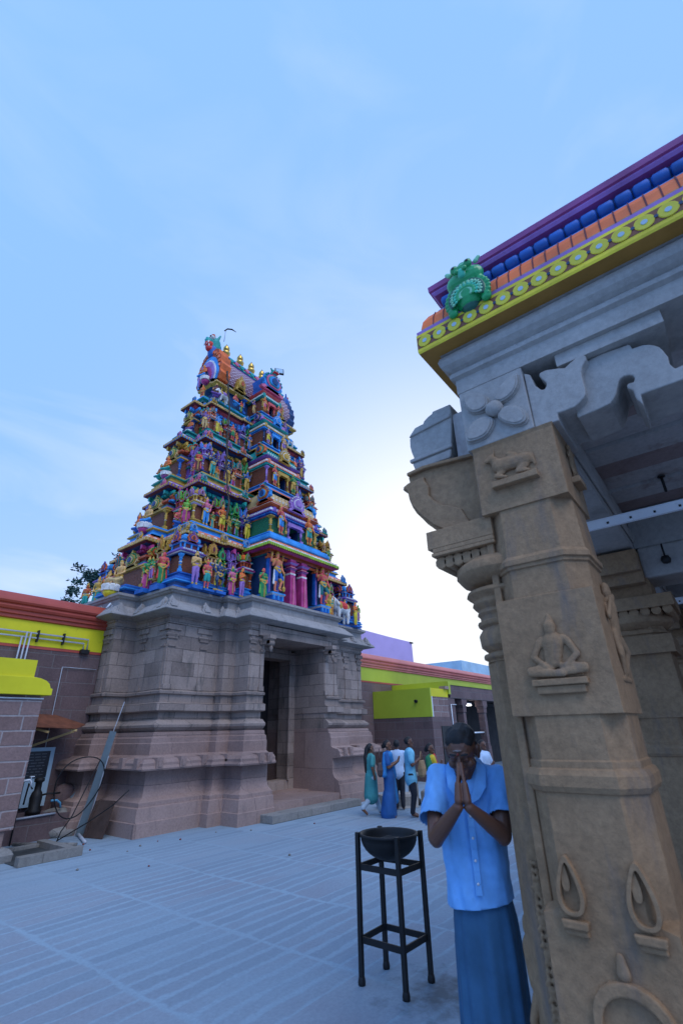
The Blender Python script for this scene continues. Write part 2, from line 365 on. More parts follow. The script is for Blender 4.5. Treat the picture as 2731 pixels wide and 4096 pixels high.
def grow(prims, voxel, name, smooth=2, factor=0.5, extra=None, adapt=0.0):
    """prims: (p0, p1, r0, r1, slot[, (sx, sy)]). Returns a mesh whose faces carry the slot of the nearest limb."""
    V = []; F = []
    for p in prims: _caps(V, F, p[0], p[1], p[2], p[3], 14, p[5] if len(p) > 5 else None)
    me = bpy.data.meshes.new('tmp'); me.from_pydata([tuple(v) for v in V], [], F)
    o = bpy.data.objects.new('tmp', me); COL.objects.link(o)
    r = o.modifiers.new('r', 'REMESH'); r.mode = 'VOXEL'; r.voxel_size = voxel; r.adaptivity = adapt
    if smooth:
        m = o.modifiers.new('s', 'SMOOTH'); m.factor = factor; m.iterations = smooth
    dg = bpy.context.evaluated_depsgraph_get(); me2 = bpy.data.meshes.new_from_object(o.evaluated_get(dg)); me2.name = name
    bpy.data.objects.remove(o); bpy.data.meshes.remove(me)
    n = len(me2.polygons); c = np.empty(n*3); me2.polygons.foreach_get('center', c); c = c.reshape(-1, 3)
    best = np.full(n, 1e9); idx = np.zeros(n, int)
    for p in prims:
        a = np.array(p[0], float); b = np.array(p[1], float); d = b-a; l2 = max(d @ d, 1e-9); cc = c.copy()
        if len(p) > 5:
            mid = (a+b)/2; cc[:, 0] = mid[0]+(cc[:, 0]-mid[0])/p[5][0]; cc[:, 1] = mid[1]+(cc[:, 1]-mid[1])/p[5][1]
        t = np.clip(((cc-a) @ d)/l2, 0, 1); q = a+t[:, None]*d
        dist = np.linalg.norm(cc-q, axis=1)-(p[2]+(p[3]-p[2])*t); k = dist < best; best[k] = dist[k]; idx[k] = p[4]
    me2.materials.clear()
    for i in range(6): me2.materials.append(pm('skin'))
    me2.polygons.foreach_set('material_index', idx.astype(np.int32)); me2.polygons.foreach_set('use_smooth', np.ones(n, bool))
    me2.update()
    return me2
SLOTS = 6
def fig_obj(me, name, mats, parent=None, loc=(0,0,0), rz=0, s=1.0):
    if len(me.materials) == 0:
        for i in range(SLOTS): me.materials.append(pm('skin'))
    o = bpy.data.objects.new(name, me); COL.objects.link(o)
    for i, m in enumerate(mats):
        o.material_slots[i].link = 'OBJECT'; o.material_slots[i].material = pm(m) if isinstance(m, str) else m
    o.location = loc; o.rotation_euler[2] = rz; o.scale = (s, s, s)
    if parent: o.parent = parent
    return o
# slots: 0 skin, 1 lower garment, 2 gold jewellery and crown, 3 hair, 4 sash or upper garment, 5 second garment colour
def statue_prims(pose='stand', arms='down', crown='tall', top=False, four=False, club=False, sash=True, beard=False, lean=0.0, shawl=False):
    p = []; hx = 0.02*lean
    hipz = 0.50; shz = 0.79
    if pose == 'seat':
        hipz = 0.12; shz = 0.44
    T = Vector((hx, 0, 0)); dz = shz-hipz
    bt = 4 if top else 0
    # torso
    p += [((hx, 0, hipz+.02), (hx*0.4, 0, hipz+.12), .082, .068, 1 if not top else 4, (1.15, .85)),
          ((hx*.4, 0, hipz+.12), (0, -.005, shz-.06), .064, .088, bt, (1.18, .85)),
          ((-.085, 0, shz-.01), (.085, 0, shz-.01), .042, .042, bt), ((0, 0, shz), (0, 0, shz+.05), .032, .03, 0)]
    hd = shz+.105; p += [((0, -.004, hd-.022), (0, 0, hd+.022), .040, .050, 0), ((0, -.052, hd-.004), (0, -.05, hd-.012), .010, .012, 0)]
    p += [((-.055, 0, hd), (-.058, 0, hd-.03), .012, .014, 2), ((.055, 0, hd), (.058, 0, hd-.03), .012, .014, 2)]
    if crown == 'tall': p += [((0, .005, hd+.035), (0, .005, hd+.06), .052, .05, 2), ((0, .005, hd+.07), (0, .005, hd+.15), .042, .014, 2)]
    elif crown == 'bun': p += [((0, .02, hd+.02), (0, .012, hd+.03), .054, .05, 3), ((0, .01, hd+.07), (0, .01, hd+.11), .034, .03, 3), ((0, -.01, hd+.045), (0, .0, hd+.045), .045, .045, 2)]
    elif crown == 'hair': p += [((0, .018, hd+.012), (0, .012, hd+.026), .053, .05, 3), ((0, .05, hd-.03), (0, .05, hd-.2), .03, .018, 3)]
    if beard: p += [((0, -.035, hd-.045), (0, -.035, hd-.085), .03, .012, 3), ((-.04, .02, hd), (-.05, .03, hd-.09), .025, .02, 3), ((.04, .02, hd), (.05, .03, hd-.09), .025, .02, 3)]
    # necklaces and belt
    for a in range(-4, 5):
        t = a/4; t2 = (a+1)/4
        if a < 4:
            p.append(((t*.06, -.062-.0*abs(t), shz-.03-.03*(1-t*t)), (t2*.06, -.062, shz-.03-.03*(1-t2*t2)), .010, .010, 2))
            p.append(((t*.055, -.07+.015*t*t, shz-.05-.075*(1-t*t)), (t2*.055, -.07+.015*t2*t2, shz-.05-.075*(1-t2*t2)), .008, .008, 2))
    p.append(((-.08+hx, -.02, hipz+.07), (.08+hx, -.02, hipz+.07), .046, .046, 2, (1.0, 1.0)))
    # legs
    if pose == 'stand':
        for s in (-1, 1):
            p += [((s*.045+hx, 0, hipz), (s*.055, -.01, .27), .062, .042, 1), ((s*.055, -.01, .27), (s*.055, .01, .05), .040, .026, 1), ((s*.055, .0, .022), (s*.062, -.065, .018), .024, .018, 0), ((s*.055, 0, .075), (s*.055, 0, .06), .034, .034, 2)]
    elif pose == 'bare':
        for s in (-1, 1):
            p += [((s*.045+hx, 0, hipz), (s*.058, -.01, .31), .066, .050, 1), ((s*.058, -.01, .29), (s*.055, .01, .05), .036, .025, 0), ((s*.055, .0, .022), (s*.062, -.065, .018), .024, .018, 0), ((s*.055, 0, .075), (s*.055, 0, .06), .032, .032, 2)]
    elif pose == 'cross':       # door guardian: one leg bent across
        p += [((-.045+hx, 0, hipz), (-.06, -.01, .29), .068, .05, 1), ((-.06, -.01, .27), (-.055, .01, .05), .037, .026, 0), ((-.055, 0, .022), (-.08, -.06, .018), .024, .018, 0),
              ((.045+hx, 0, hipz), (.13, -.05, .34), .068, .05, 1), ((.13, -.05, .33), (.06, -.045, .1), .037, .026, 0), ((.06, -.045, .08), (.05, -.10, .05), .024, .018, 0), ((.09, -.03, .31), (.10, -.03, .30), .05, .05, 2), ((.065, -.04, .12), (.062, -.04, .11), .032, .032, 2)]
    elif pose == 'skirt':
        p += [((hx, 0, hipz), (0, 0, .30), .088, .082, 1, (1.1, .85)), ((-.035, -.005, .30), (-.045, 0, .07), .062, .052, 1), ((.035, -.005, .30), (.045, 0, .07), .062, .052, 1), ((0, 0, .3), (0, 0, .07), .06, .05, 1),
              ((-.04, 0, .022), (-.045, -.06, .018), .024, .018, 0), ((.04, 0, .022), (.045, -.06, .018), .024, .018, 0), ((0, -.07, .46), (0, -.075, .1), .018, .014, 2)]
    elif pose == 'dance':
        p += [((-.045, 0, hipz), (-.12, -.06, .33), .066, .045, 1), ((-.12, -.06, .32), (-.05, -.02, .08), .038, .026, 1), ((.045, 0, hipz), (.15, -.06, .40), .066, .045, 1), ((.15, -.06, .39), (.06, -.08, .22), .038, .026, 1), ((-.05, 0, .05), (-.07, -.06, .03), .024, .018, 0), ((.06, -.08, .2), (.04, -.13, .18), .024, .018, 0), ((-.16, -.02, .04), (.16, -.02, .04), .045, .04, 4)]
    elif pose == 'seat':
        p += [((-.05, 0, .12), (-.17, -.12, .10), .062, .045, 1), ((-.17, -.12, .09), (.02, -.17, .06), .040, .03, 1), ((.05, 0, .12), (.17, -.12, .09), .062, .045, 1), ((.17, -.12, .08), (.0, -.15, .04), .040, .03, 1), ((0, 0, .06), (0, -.03, .06), .12, .11, 1, (1.2, .9))]
    if sash and pose != 'seat':
        for s in (-1, 1): p += [((s*.10, .0, hipz+.04), (s*.125, .0, .2), .018, .026, 5)]
        p += [((-.09, -.05, hipz+.03), (.0, -.085, hipz-.04), .016, .018, 2), ((.0, -.085, hipz-.04), (.09, -.05, hipz+.03), .018, .016, 2)]
    # arms
    def arm(s, el, ha, c=0):
        sh = (s*.108, 0, shz-.012); p.extend([(sh, el, .036, .028, c), (el, ha, .027, .020, 0), (ha, (ha[0], ha[1]-.012, ha[2]+.02), .024, .02, 0),
             (tuple((sh[i]*.5+el[i]*.5) for i in range(3)), tuple((sh[i]*.45+el[i]*.55) for i in range(3)), .037, .037, 2), (tuple((el[i]*.15+ha[i]*.85) for i in range(3)), tuple((el[i]*.1+ha[i]*.9) for i in range(3)), .027, .027, 2)])
    b = -0.0
    if arms == 'down': arm(-1, (-.15, .01, shz-.17), (-.13, -.04, shz-.31), 0 if not top else 4); arm(1, (.15, .01, shz-.17), (.13, -.04, shz-.31), 0 if not top else 4)
    elif arms == 'pray': arm(-1, (-.13, -.01, shz-.16), (-.014, -.10, shz-.09), 0 if not top else 4); arm(1, (.13, -.01, shz-.16), (.014, -.10, shz-.09), 0 if not top else 4)
    elif arms == 'bless': arm(-1, (-.15, 0, shz-.16), (-.13, -.10, shz-.06), 0 if not top else 4); arm(1, (.15, 0, shz-.16), (.10, -.06, shz-.27), 0 if not top else 4)
    elif arms == 'hip': arm(-1, (-.19, .01, shz-.13), (-.10, -.04, shz-.25), 0 if not top else 4); arm(1, (.16, 0, shz-.16), (.14, -.10, shz-.05), 0 if not top else 4)
    elif arms == 'lotus': arm(-1, (-.15, 0, shz-.17), (-.12, -.06, shz-.30), 0 if not top else 4); arm(1, (.14, -.01, shz-.15), (.13, -.06, shz+.02), 0 if not top else 4); p.append(((.13, -.06, shz+.06), (.13, -.06, shz+.09), .022, .030, 1))
    elif arms == 'lap': arm(-1, (-.15, -.02, shz-.15), (-.05, -.13, shz-.25)); arm(1, (.15, -.02, shz-.15), (.05, -.13, shz-.25))
    elif arms == 'club': arm(-1, (-.16, 0, shz-.16), (-.13, -.09, shz-.02)); arm(1, (.17, -.01, shz-.17), (.17, -.07, shz-.30))
    if four:
        arm(-1, (-.19, .03, shz-.06), (-.21, .0, shz+.08)); arm(1, (.19, .03, shz-.06), (.21, .0, shz+.08))
        p += [((-.21, 0, shz+.11), (-.21, 0, shz+.15), .032, .016, 2), ((.21, 0, shz+.11), (.21, 0, shz+.15), .018, .03, 2)]
    if club: p += [((.175, -.085, shz-.28), (.16, -.085, .14), .014, .014, 2), ((.16, -.085, .12), (.16, -.085, .07), .045, .035, 2)]
    return p
_fc = {}
def statue_mesh(key, **k):
    if key not in _fc: _fc[key] = grow(statue_prims(**k), 0.0115, 'statue_'+key, 1, 0.4)
    return _fc[key]
ST = dict(
    sage=dict(pose='stand', arms='pray', crown='bun', beard=True, sash=False), lady=dict(pose='skirt', arms='lotus', crown='tall', top=True, lean=1.5),
    lady2=dict(pose='skirt', arms='bless', crown='hair', top=True, lean=-1.5), god=dict(pose='stand', arms='bless', crown='tall', four=True),
    hero=dict(pose='bare', arms='hip', crown='tall', lean=1), guard=dict(pose='cross', arms='club', crown='tall', four=True, club=True), guard2=dict(pose='bare', arms='club', crown='tall', club=True),
    dancer=dict(pose='dance', arms='hip', crown='tall', four=True), seated=dict(pose='seat', arms='lap', crown='tall', four=False), seated_sage=dict(pose='seat', arms='lap', crown='bun', four=False),
    youth=dict(pose='bare', arms='down', crown='bun', sash=False), prayer=dict(pose='stand', arms='pray', crown='tall'))

# ---------------------------------------------------------------- courtyard ground
g = MB(); g.add([(-400,-400,0),(600,-400,0),(600,600,0),(-400,600,0)], [(0,1,2,3)], pave)
tag(g.build('ground'), kind='structure')

# ---------------------------------------------------------------- the gate tower
C = 10.16; VC = 12.35
tower = empty('temple_gate_tower', (C, VC, 0)); tag(tower, 'tall temple gate tower with grey stone base and brightly painted tiers of carved figures', 'gate tower')
TW = Matrix.Translation((-C, -VC, 0))
def TM():
    m = MB(); m.M = TW.copy(); return m
def part(mb, name, parent=tower, **k): return mb.build(name, parent, **k)

def plan(wd, vf, sp, shw, jhw=None, jp=0.0, jc=C):
    vb = 2*VC - vf; a = []
    a.append((C-wd, vf))
    if jhw: a += [(jc-jhw, vf), (jc-jhw, vf-jp), (jc+jhw, vf-jp), (jc+jhw, vf)]
    a += [(C+wd, vf), (C+wd, VC-shw), (C+wd+sp, VC-shw), (C+wd+sp, VC+shw), (C+wd, VC+shw), (C+wd, vb), (C-wd, vb), (C-wd, VC+shw), (C-wd-sp, VC+shw), (C-wd-sp, VC-shw), (C-wd, VC-shw)]
    return a
# stone base: the left block, the right block and the wall over the passage are separate solids
def base_plan(left):
    vb = 2*VC-10.1; shw = 0.82; sp = 0.55
    if left: return [(6.37,10.1),(7.85,10.1),(7.85,9.86),(8.2,9.86),(8.2,9.33),(8.70,9.33),(8.70,vb),(6.37,vb),(6.37,VC+shw),(6.37-sp,VC+shw),(6.37-sp,VC-shw),(6.37,VC-shw)]
    return [(11.08,9.33),(11.68,9.33),(11.68,9.86),(12.05,9.86),(12.05,10.1),(13.95,10.1),(13.95,VC-shw),(13.95+sp,VC-shw),(13.95+sp,VC+shw),(13.95,VC+shw),(13.95,vb),(11.08,vb)]
def clampx(mb, left):     # the passage walls stay flat: no moulding runs into the doorway
    for i, v in enumerate(mb.v):
        x = v[0]+C
        if left and x > 8.70: mb.v[i] = (8.70-C, v[1], v[2])
        if not left and x < 11.08: mb.v[i] = (11.08-C, v[1], v[2])
low_prof = [(.55,0),(.55,.235),(.53,.245),(.50,.47),(.46,.485),(.46,.56),(.33,.63),(.28,.72),(.27,.76),(.27,1.08),(.54,1.11),(.55,1.14),(.52,1.19),(.52,1.24),(.46,1.30),(.30,1.33),(.22,1.37),(.22,1.58),(.20,1.60),(.19,1.69),(.14,1.71),(.12,1.80),(.04,1.815),(.04,1.825)]
up_prof = [(.04,1.825),(.06,1.83),(.14,1.90),(.15,1.95),(.04,2.045),(-.02,2.05),(-.02,2.21),(.10,2.225),(.12,2.24),(.12,2.38),(.06,2.40),(.02,2.41),(.02,2.57),(.08,2.59),(.09,2.64),(.02,2.665),(0,2.67),(0,3.9),(0,4.14),(.03,4.15),(.03,4.27),(.07,4.29),(.07,4.33)]
cor_prof = [(.07,4.33),(.20,4.345),(.37,4.385),(.38,4.40),(.36,4.44),(.30,4.50),(.20,4.60),(.12,4.66),(.06,4.68),(.04,4.69),(.04,4.85),(.10,4.87),(.12,4.90),(.16,4.92),(.16,4.985),(.05,4.99)]
for left in (True, False):
    pl = base_plan(left)
    m = TM(); m.sweep(pl, low_prof, st_low, cap=False); clampx(m, left); part(m, 'plinth')
    m = TM(); m.sweep(pl, up_prof, st_up, cap=True); clampx(m, left); part(m, 'stone_wall')
# lintel zone above the passage and the cornice all round
m = TM(); m.box(8.70, 11.08, 9.33, 15.3, 4.02, 4.331, st_up); m.box(8.45, 11.33, 9.25, 9.327, 4.02, 4.30, st_up); part(m, 'door_lintel')
vb = 2*VC-10.1
full = [(6.37,10.1),(7.85,10.1),(7.85,9.86),(8.2,9.86),(8.2,9.33),(11.68,9.33),(11.68,9.86),(12.05,9.86),(12.05,10.1),(13.95,10.1),(13.95,VC-.82),(14.5,VC-.82),(14.5,VC+.82),(13.95,VC+.82),(13.95,vb),(6.37,vb),(6.37,VC+.82),(5.82,VC+.82),(5.82,VC-.82),(6.37,VC-.82)]
m = TM(); m.sweep(full, cor_prof, st_cor, cap=True); part(m, 'stone_cornice')
# passage: floor, inner jambs, ceiling and far walls painted near-black for unlit depth
m = TM(); m.box(8.70, 11.08, 8.83, 9.9, .001, .30, st_low); m.box(8.70, 11.08, 9.9, 15.2, .001, .33, st_low); part(m, 'passage_floor')
m = TM(); m.box(8.702, 8.95, 10.48, 10.95, .33, 3.95, st_up); m.box(10.88, 11.078, 10.48, 10.95, .33, 3.95, st_up); m.box(8.95, 10.88, 10.48, 10.95, 3.72, 4.01, st_up)
m.box(8.95, 10.88, 10.5, 10.9, .33, .55, st_up); m.box(8.96, 9.02, 10.44, 10.478, .55, 3.7, st_up); m.box(10.80, 10.87, 10.44, 10.478, .55, 3.7, st_up); part(m, 'inner_door_frame')
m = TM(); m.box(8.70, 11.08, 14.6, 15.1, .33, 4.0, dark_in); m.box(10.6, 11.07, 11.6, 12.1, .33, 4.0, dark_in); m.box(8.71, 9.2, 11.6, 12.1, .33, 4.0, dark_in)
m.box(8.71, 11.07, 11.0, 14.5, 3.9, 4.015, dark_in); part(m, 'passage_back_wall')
# carved pilasters, niches and brackets on the wall face
def pilaster(m, u, v, wd, z0, z1, mat, nrm=(0,-1)):
    d = .014
    def b(a0, a1, t, za, zb):
        if nrm[1]: m.box(u+a0, u+a1, v-t, v+.02, za, zb, mat)
        else: m.box(u-t, u+.02, v+a0, v+a1, za, zb, mat)
    b(-wd/2, wd/2, d, z0, z1-.46); b(-wd/2-.03, wd/2+.03, d+.02, z0, z0+.12); b(-wd/2-.02, wd/2+.02, d+.025, z1-.52, z1-.47); b(-wd/2+.02, wd/2-.02, d-.01, z1-.46, z1-.34)
    b(-wd/2-.05, wd/2+.05, d+.02, z1-.34, z1-.28); b(-wd/2-.09, wd/2+.09, d+.03, z1-.28, z1-.22); b(-wd/2, wd/2, d, z1-.22, z1-.14); b(-wd/2-.13, wd/2+.13, d+.03, z1-.14, z1-.02)
for u in (6.47, 7.35): 
    m = TM(); pilaster(m, u+.02, 10.1, .16, 2.672, 4.14, st_up); part(m, 'carved_pilaster')
for u in (12.55, 13.1, 13.82):
    m = TM(); pilaster(m, u, 10.1, .14, 2.672, 4.14, st_up); part(m, 'carved_pilaster')
for u in (8.30, 8.62, 11.16, 11.56):
    m = TM(); pilaster(m, u, 9.33, .10, 2.672, 4.14, st_up); part(m, 'carved_pilaster')
for v in (10.25, 11.1):
    m = TM(); pilaster(m, 6.37, v, .15, 2.672, 4.14, st_up, (-1, 0)); part(m, 'carved_pilaster')
for v in (11.8, 12.9):
    m = TM(); pilaster(m, 5.82, v, .15, 2.672, 4.14, st_up, (-1, 0)); part(m, 'carved_pilaster')
for u in (8.66, 11.12):       # scrolled brackets under the lintel
    m = TM()
    m.box(u-.10, u+.10, 8.98, 9.25, 3.92, 4.02, st_up); m.box(u-.08, u+.08, 9.02, 9.3, 3.80, 3.92, st_up); m.M = TW @ Matrix.Translation((u-.08, 9.07, 3.82)) @ Matrix.Rotation(PI/2, 4, 'Y'); m.lathe([(.075,0),(.075,.16)], st_up, n=14); m.M = TW @ Matrix.Translation((u, 9.05, 3.66)); m.lathe([(.01,-.07),(.035,-.02),(.05,.04),(.03,.10)], st_up, n=10)
    part(m, 'lintel_bracket')
# carved blocks along the plinth band and the scroll crests on the cornice
def crest(m, x, y, z, wd, hh, mat, face):
    pts = [(-wd/2,0),(-wd/2-.02,.3*hh),(-wd*.36,.42*hh),(-wd*.38,.62*hh),(-wd*.2,.70*hh),(-wd*.12,.86*hh),(0,hh),(wd*.12,.86*hh),(wd*.2,.70*hh),(wd*.38,.62*hh),(wd*.36,.42*hh),(wd/2+.02,.3*hh),(wd/2,0)]
    M0 = m.M; m.M = M0 @ Matrix.Translation((x, y, z)) @ Matrix.Rotation(0 if face == 'v' else -PI/2, 4, 'Z') @ Matrix.Rotation(-.42, 4, 'X')
    m.prism(pts, -.05, .05, mat); m.prism([(a*.62, .08*hh+b*.62) for a, b in pts], -.075, -.05, mat); m.M = M0
for u in (6.2, 7.15, 7.68, 8.02, 12.3, 13.2, 14.0):
    v = 9.78 if (u < 7.8 or u > 12.2) else 9.56
    m = TM(); crest(m, u, v, 4.41, .26, .34, st_cor, 'v'); part(m, 'scroll_crest')
for v in (10.1, 11.1):
    m = TM(); crest(m, 6.07, v, 4.41, .26, .34, st_cor, 'u'); part(m, 'scroll_crest')
m = TM(); crest(m, 5.75, 11.25, 4.41, .26, .34, st_cor, 'v'); part(m, 'scroll_crest')
m = TM(); crest(m, 5.55, 12.1, 4.41, .26, .34, st_cor, 'u'); part(m, 'scroll_crest')
for u, v in [(6.2,9.56),(6.75,9.56),(7.3,9.56),(7.75,9.3),(8.25,8.79),(8.5,8.79),(11.3,8.79),(11.55,8.79),(12.2,9.56),(12.9,9.56),(13.7,9.56),(14.3,9.56)]:
    m = TM(); m.box(u-.07, u+.07, v-.03, v+.25, 1.135, 1.335, st_low); m.box(u-.035, u+.035, v-.045, v+.1, 1.17, 1.29, st_low); part(m, 'carved_band_block')
for v in (9.75, 10.3, 10.9):
    m = TM(); m.box(5.79, 6.1, v-.07, v+.07, 1.135, 1.335, st_low); part(m, 'carved_band_block')

# ---- painted tiers
def arch_plate(m, wd, h, cols, th=.10, beast=None, spire=True):
    """ornate horseshoe gable: built in local xz, front toward -y, foot at the origin"""
    def ring(sx, sz, y, mat, k=1.0):
        pts = []
        for i in range(25):
            a = -0.30*PI + 1.60*PI*i/24; r = 1+0.07*k*math.cos(9*a)+0.22*math.exp(-((a-PI/2)/.30)**2)*(.5 if k else 1)
            pts.append((-math.cos(a)*sx*r*.5*wd, .44*h+math.sin(a)*sz*.42*h*r))
        pts += [(wd*.5*sx*.9, .02*h), (-wd*.5*sx*.9, .02*h)] if sx > .9 else []
        m.prism(pts, y, th*.5, mat)
    foot = [(-wd*.56,0),(-wd*.60,.07*h),(-wd*.44,.16*h),(wd*.44,.16*h),(wd*.60,.07*h),(wd*.56,0)]
    m.prism(foot, -th*.5, th*.5, cols[1])
    ring(1.0, .95, -th*.5, cols[0]); ring(.76, .72, -th*.8, cols[1], .0); ring(.60, .56, -th*.95, cols[2], .0); ring(.52, .47, -th*1.1, cols[0], 0); ring(.30, .36, -th*1.3, cols[3], 0)
    for i in range(-4, 5):
        a = PI/2 + i*.36; x = math.cos(a)*wd*.45; z = .44*h+math.sin(a)*.38*h
        m.box(x-.03*wd, x+.03*wd, -th*.82, 0, z-.03*wd, z+.03*wd, cols[2])
    if spire: m.prism([(-.10*wd,.84*h),(-.13*wd,.90*h),(-.05*wd,.94*h),(0,1.06*h),(.05*wd,.94*h),(.13*wd,.90*h),(.10*wd,.84*h)], -th*.6, th*.4, cols[1])
    if beast:
        s = wd*.15
        m.M = m.M @ Matrix.Translation((0, -th*.6, .90*h))
        m.lathe([(.0,-s*.9),(s*.75,-s*.6),(s,0),(s*.8,s*.6),(0,s*.95)], beast, n=10)
        m.box(-s*.75, s*.75, -s*1.25, -s*.3, -s*.62, -s*.25, 'red'); m.box(-s*.7, s*.7, -s*1.3, -s*.3, -s*.28, -s*.08, beast)
        for q in (-1, 1):
            m.lathe([(0,-s*.22),(s*.22,0),(0,s*.22)], 'white', c=(q*s*.42, -s*.85, s*.3), n=8); m.box(q*s*.42-s*.08, q*s*.42+s*.08, -s*1.12, -s*.9, s*.22, s*.38, 'black')
            m.prism([(q*s*.5, s*.6), (q*s*1.25, s*1.0), (q*s*.95, s*.35)][::q], -s*.2, s*.2, beast); m.box(q*s*.5-s*.08, q*s*.5+s*.08, -s*1.32, -s*1.1, -s*.5, -s*.2, 'white')
def shrine(m, x, y, z, wd, dp, h, c, face=0, body=None, narrow=False):
    """small painted aedicule with posts, cornices and a domed top. c = [base, post, cornice, band, dome, arch]"""
    M0 = m.M; m.M = M0 @ Matrix.Translation((x, y, z)) @ Matrix.Rotation(face, 4, 'Z')
    sq = lambda a, b: [(-a, -b), (a, -b), (a, b), (-a, b)]
    W = wd/2; D = dp/2
    m.sweep(sq(W, D), [(0,0),(0,.05*h),(-.03,.055*h),(-.03,.09*h),(.0,.10*h),(0,.125*h)], c[0])
    m.sweep(sq(W*.78, D*.78), [(0,.125*h),(0,.47*h)], body or fil_brown, cap=False)
    for sx in (-1, 1):
        for sy in (-1, 1):
            m.post([(.030*h,.125*h),(.030*h,.18*h),(.018*h,.19*h),(.016*h,.36*h),(.026*h,.37*h),(.018*h,.39*h),(.022*h,.41*h),(.042*h,.455*h),(.042*h,.475*h)], c[1], (sx*W*.85, sy*D*.85, 0))
            m.post([(.021*h,.24*h),(.024*h,.25*h),(.021*h,.26*h)], 'gold', (sx*W*.85, sy*D*.85, 0)); m.post([(.021*h,.30*h),(.024*h,.31*h),(.021*h,.32*h)], 'white', (sx*W*.85, sy*D*.85, 0))
    m.sweep(sq(W, D), [(-.02,.475*h),(.02,.48*h),(.02,.50*h),(.05,.515*h),(.07,.53*h),(.07,.545*h),(.03,.575*h),(-.02,.60*h),(-.02,.615*h)], [c[3], c[3], 'white', c[2], c[2], c[2], c[2], c[0]])
    k = max(3, int(wd/.055))
    for i in range(k):
        xx = -W+(i+.5)*wd/k; m.box(xx-.012, xx+.012, -D-.085, -D-.02, .548*h, .578*h, 'white')
    m.sweep(sq(W*.80, D*.80), [(0,.615*h),(0,.70*h)], 'maroon', cap=False)
    for sx in (-1, 0, 1): m.box(sx*W*.66-.02, sx*W*.66+.02, -D*.80-.03, -D*.7, .615*h, .70*h, c[1])
    for sy in (-1, 1): m.box(-W*.80-.03, -W*.7, sy*D*.6-.02, sy*D*.6+.02, .615*h, .70*h, c[1])
    m.sweep(sq(W*.86, D*.86), [(-.01,.70*h),(.02,.705*h),(.02,.72*h),(.045,.735*h),(.045,.75*h),(0,.765*h)], [c[1], c[1], 'white', c[3], c[3]])
    if not narrow: m.sweep(sq(W*.82, D*.82), [(-.01,.765*h),(.015,.80*h),(.0,.86*h),(-.08*min(wd,dp)/.5,.92*h),(-min(W,D)*.72,.945*h)], c[4])
    else: m.sweep(sq(W*.7, D*.7), [(0,.765*h),(0,.85*h)], c[4])
    m.lathe([(.02,.93*h),(.035,.95*h),(.014,.965*h),(.03,.985*h),(.008,1.03*h)], 'gold', n=8)
    Ma = m.M
    for a, q in ((0, D), (-PI/2, W)):
        m.M = Ma @ Matrix.Rotation(a, 4, 'Z') @ Matrix.Translation((0, -q*.86-.02, .72*h)); arch_plate(m, wd*(.5 if not narrow else .72)*(1 if a == 0 else dp/wd), h*(.25 if not narrow else .40), [c[5], c[2], c[3], 'maroon'], .05)
    m.M = M0
def beads(m, poly, off, z, sp, r, mat, kind='bead', edges=None):
    n = len(poly)
    for i in range(n):
        a = Vector(poly[i]); b = Vector(poly[(i+1) % n]); d = b-a; l = d.length
        if a.y > VC+1.2 and b.y > VC+1.2: continue
        d.normalize(); nn = Vector((d.y, -d.x)); k = max(1, int(l/sp))
        for j in range(k):
            p = a + d*((j+.5)*l/k) + nn*off; hw = sp*.40
            M0 = m.M; m.M = M0 @ Matrix(((d.x, -nn.x, 0, p.x), (d.y, -nn.y, 0, p.y), (0, 0, 1, z), (0, 0, 0, 1)))
            if kind == 'bead': m.add([(-hw,.02,-r),(hw,.02,-r),(hw,-r*.8,-r*.6),(hw,-r,0),(hw,-r*.6,r*.8),(hw,.02,r),(-hw,.02,r),(-hw,-r*.6,r*.8),(-hw,-r,0),(-hw,-r*.8,-r*.6)], [(0,1,2,9),(9,2,3,8),(8,3,4,7),(7,4,5,6),(1,5,4,3,2),(0,9,8,7,6)], mat)
            else: m.box(-hw*.7, hw*.7, -r*.5, .02, -r, r, mat)
            m.M = M0
# palette and geometry of each tier: plinth (z0, z1, w, v), wall, eave (z, w, v)
TIERS = [
 dict(z0=4.99, z1=5.30, w=3.84, v=10.03, we=3.48, ve=10.36, ze=6.71, ww=2.95, vw=10.85, sp=.42, shw=.74, wall=fil_green, pl='blue', bead='magenta', e1='gold', e2='salmon', e3='white', top='sky', arch='sky', jog=(2.16,.09)),
 dict(z0=6.86, z1=7.14, w=3.24, v=10.60, we=2.98, ve=10.84, ze=8.62, ww=2.55, vw=11.2, sp=.46, shw=.66, wall='teal', pl='sky', bead='turq', e1='purple', e2='lilac', e3='white', top='gold', arch='turq', jog=(1.49,.08)),
 dict(z0=8.76, z1=9.04, w=2.80, v=11.02, we=2.64, ve=11.26, ze=10.54, ww=2.22, vw=11.55, sp=.50, shw=.52, wall='purple', pl='gold', bead='gold', e1='sky', e2='lilac', e3='deep', top='turq', arch='cream', jog=(1.27,.07)),
 dict(z0=10.67, z1=10.93, w=2.50, v=11.42, we=2.37, ve=11.55, ze=12.19, ww=1.98, vw=11.8, sp=.40, shw=.40, wall='green', pl='turq', bead='sky', e1='gold', e2='cream', e3='rose', top='teal', arch='turq', jog=(1.0,.06)),
]
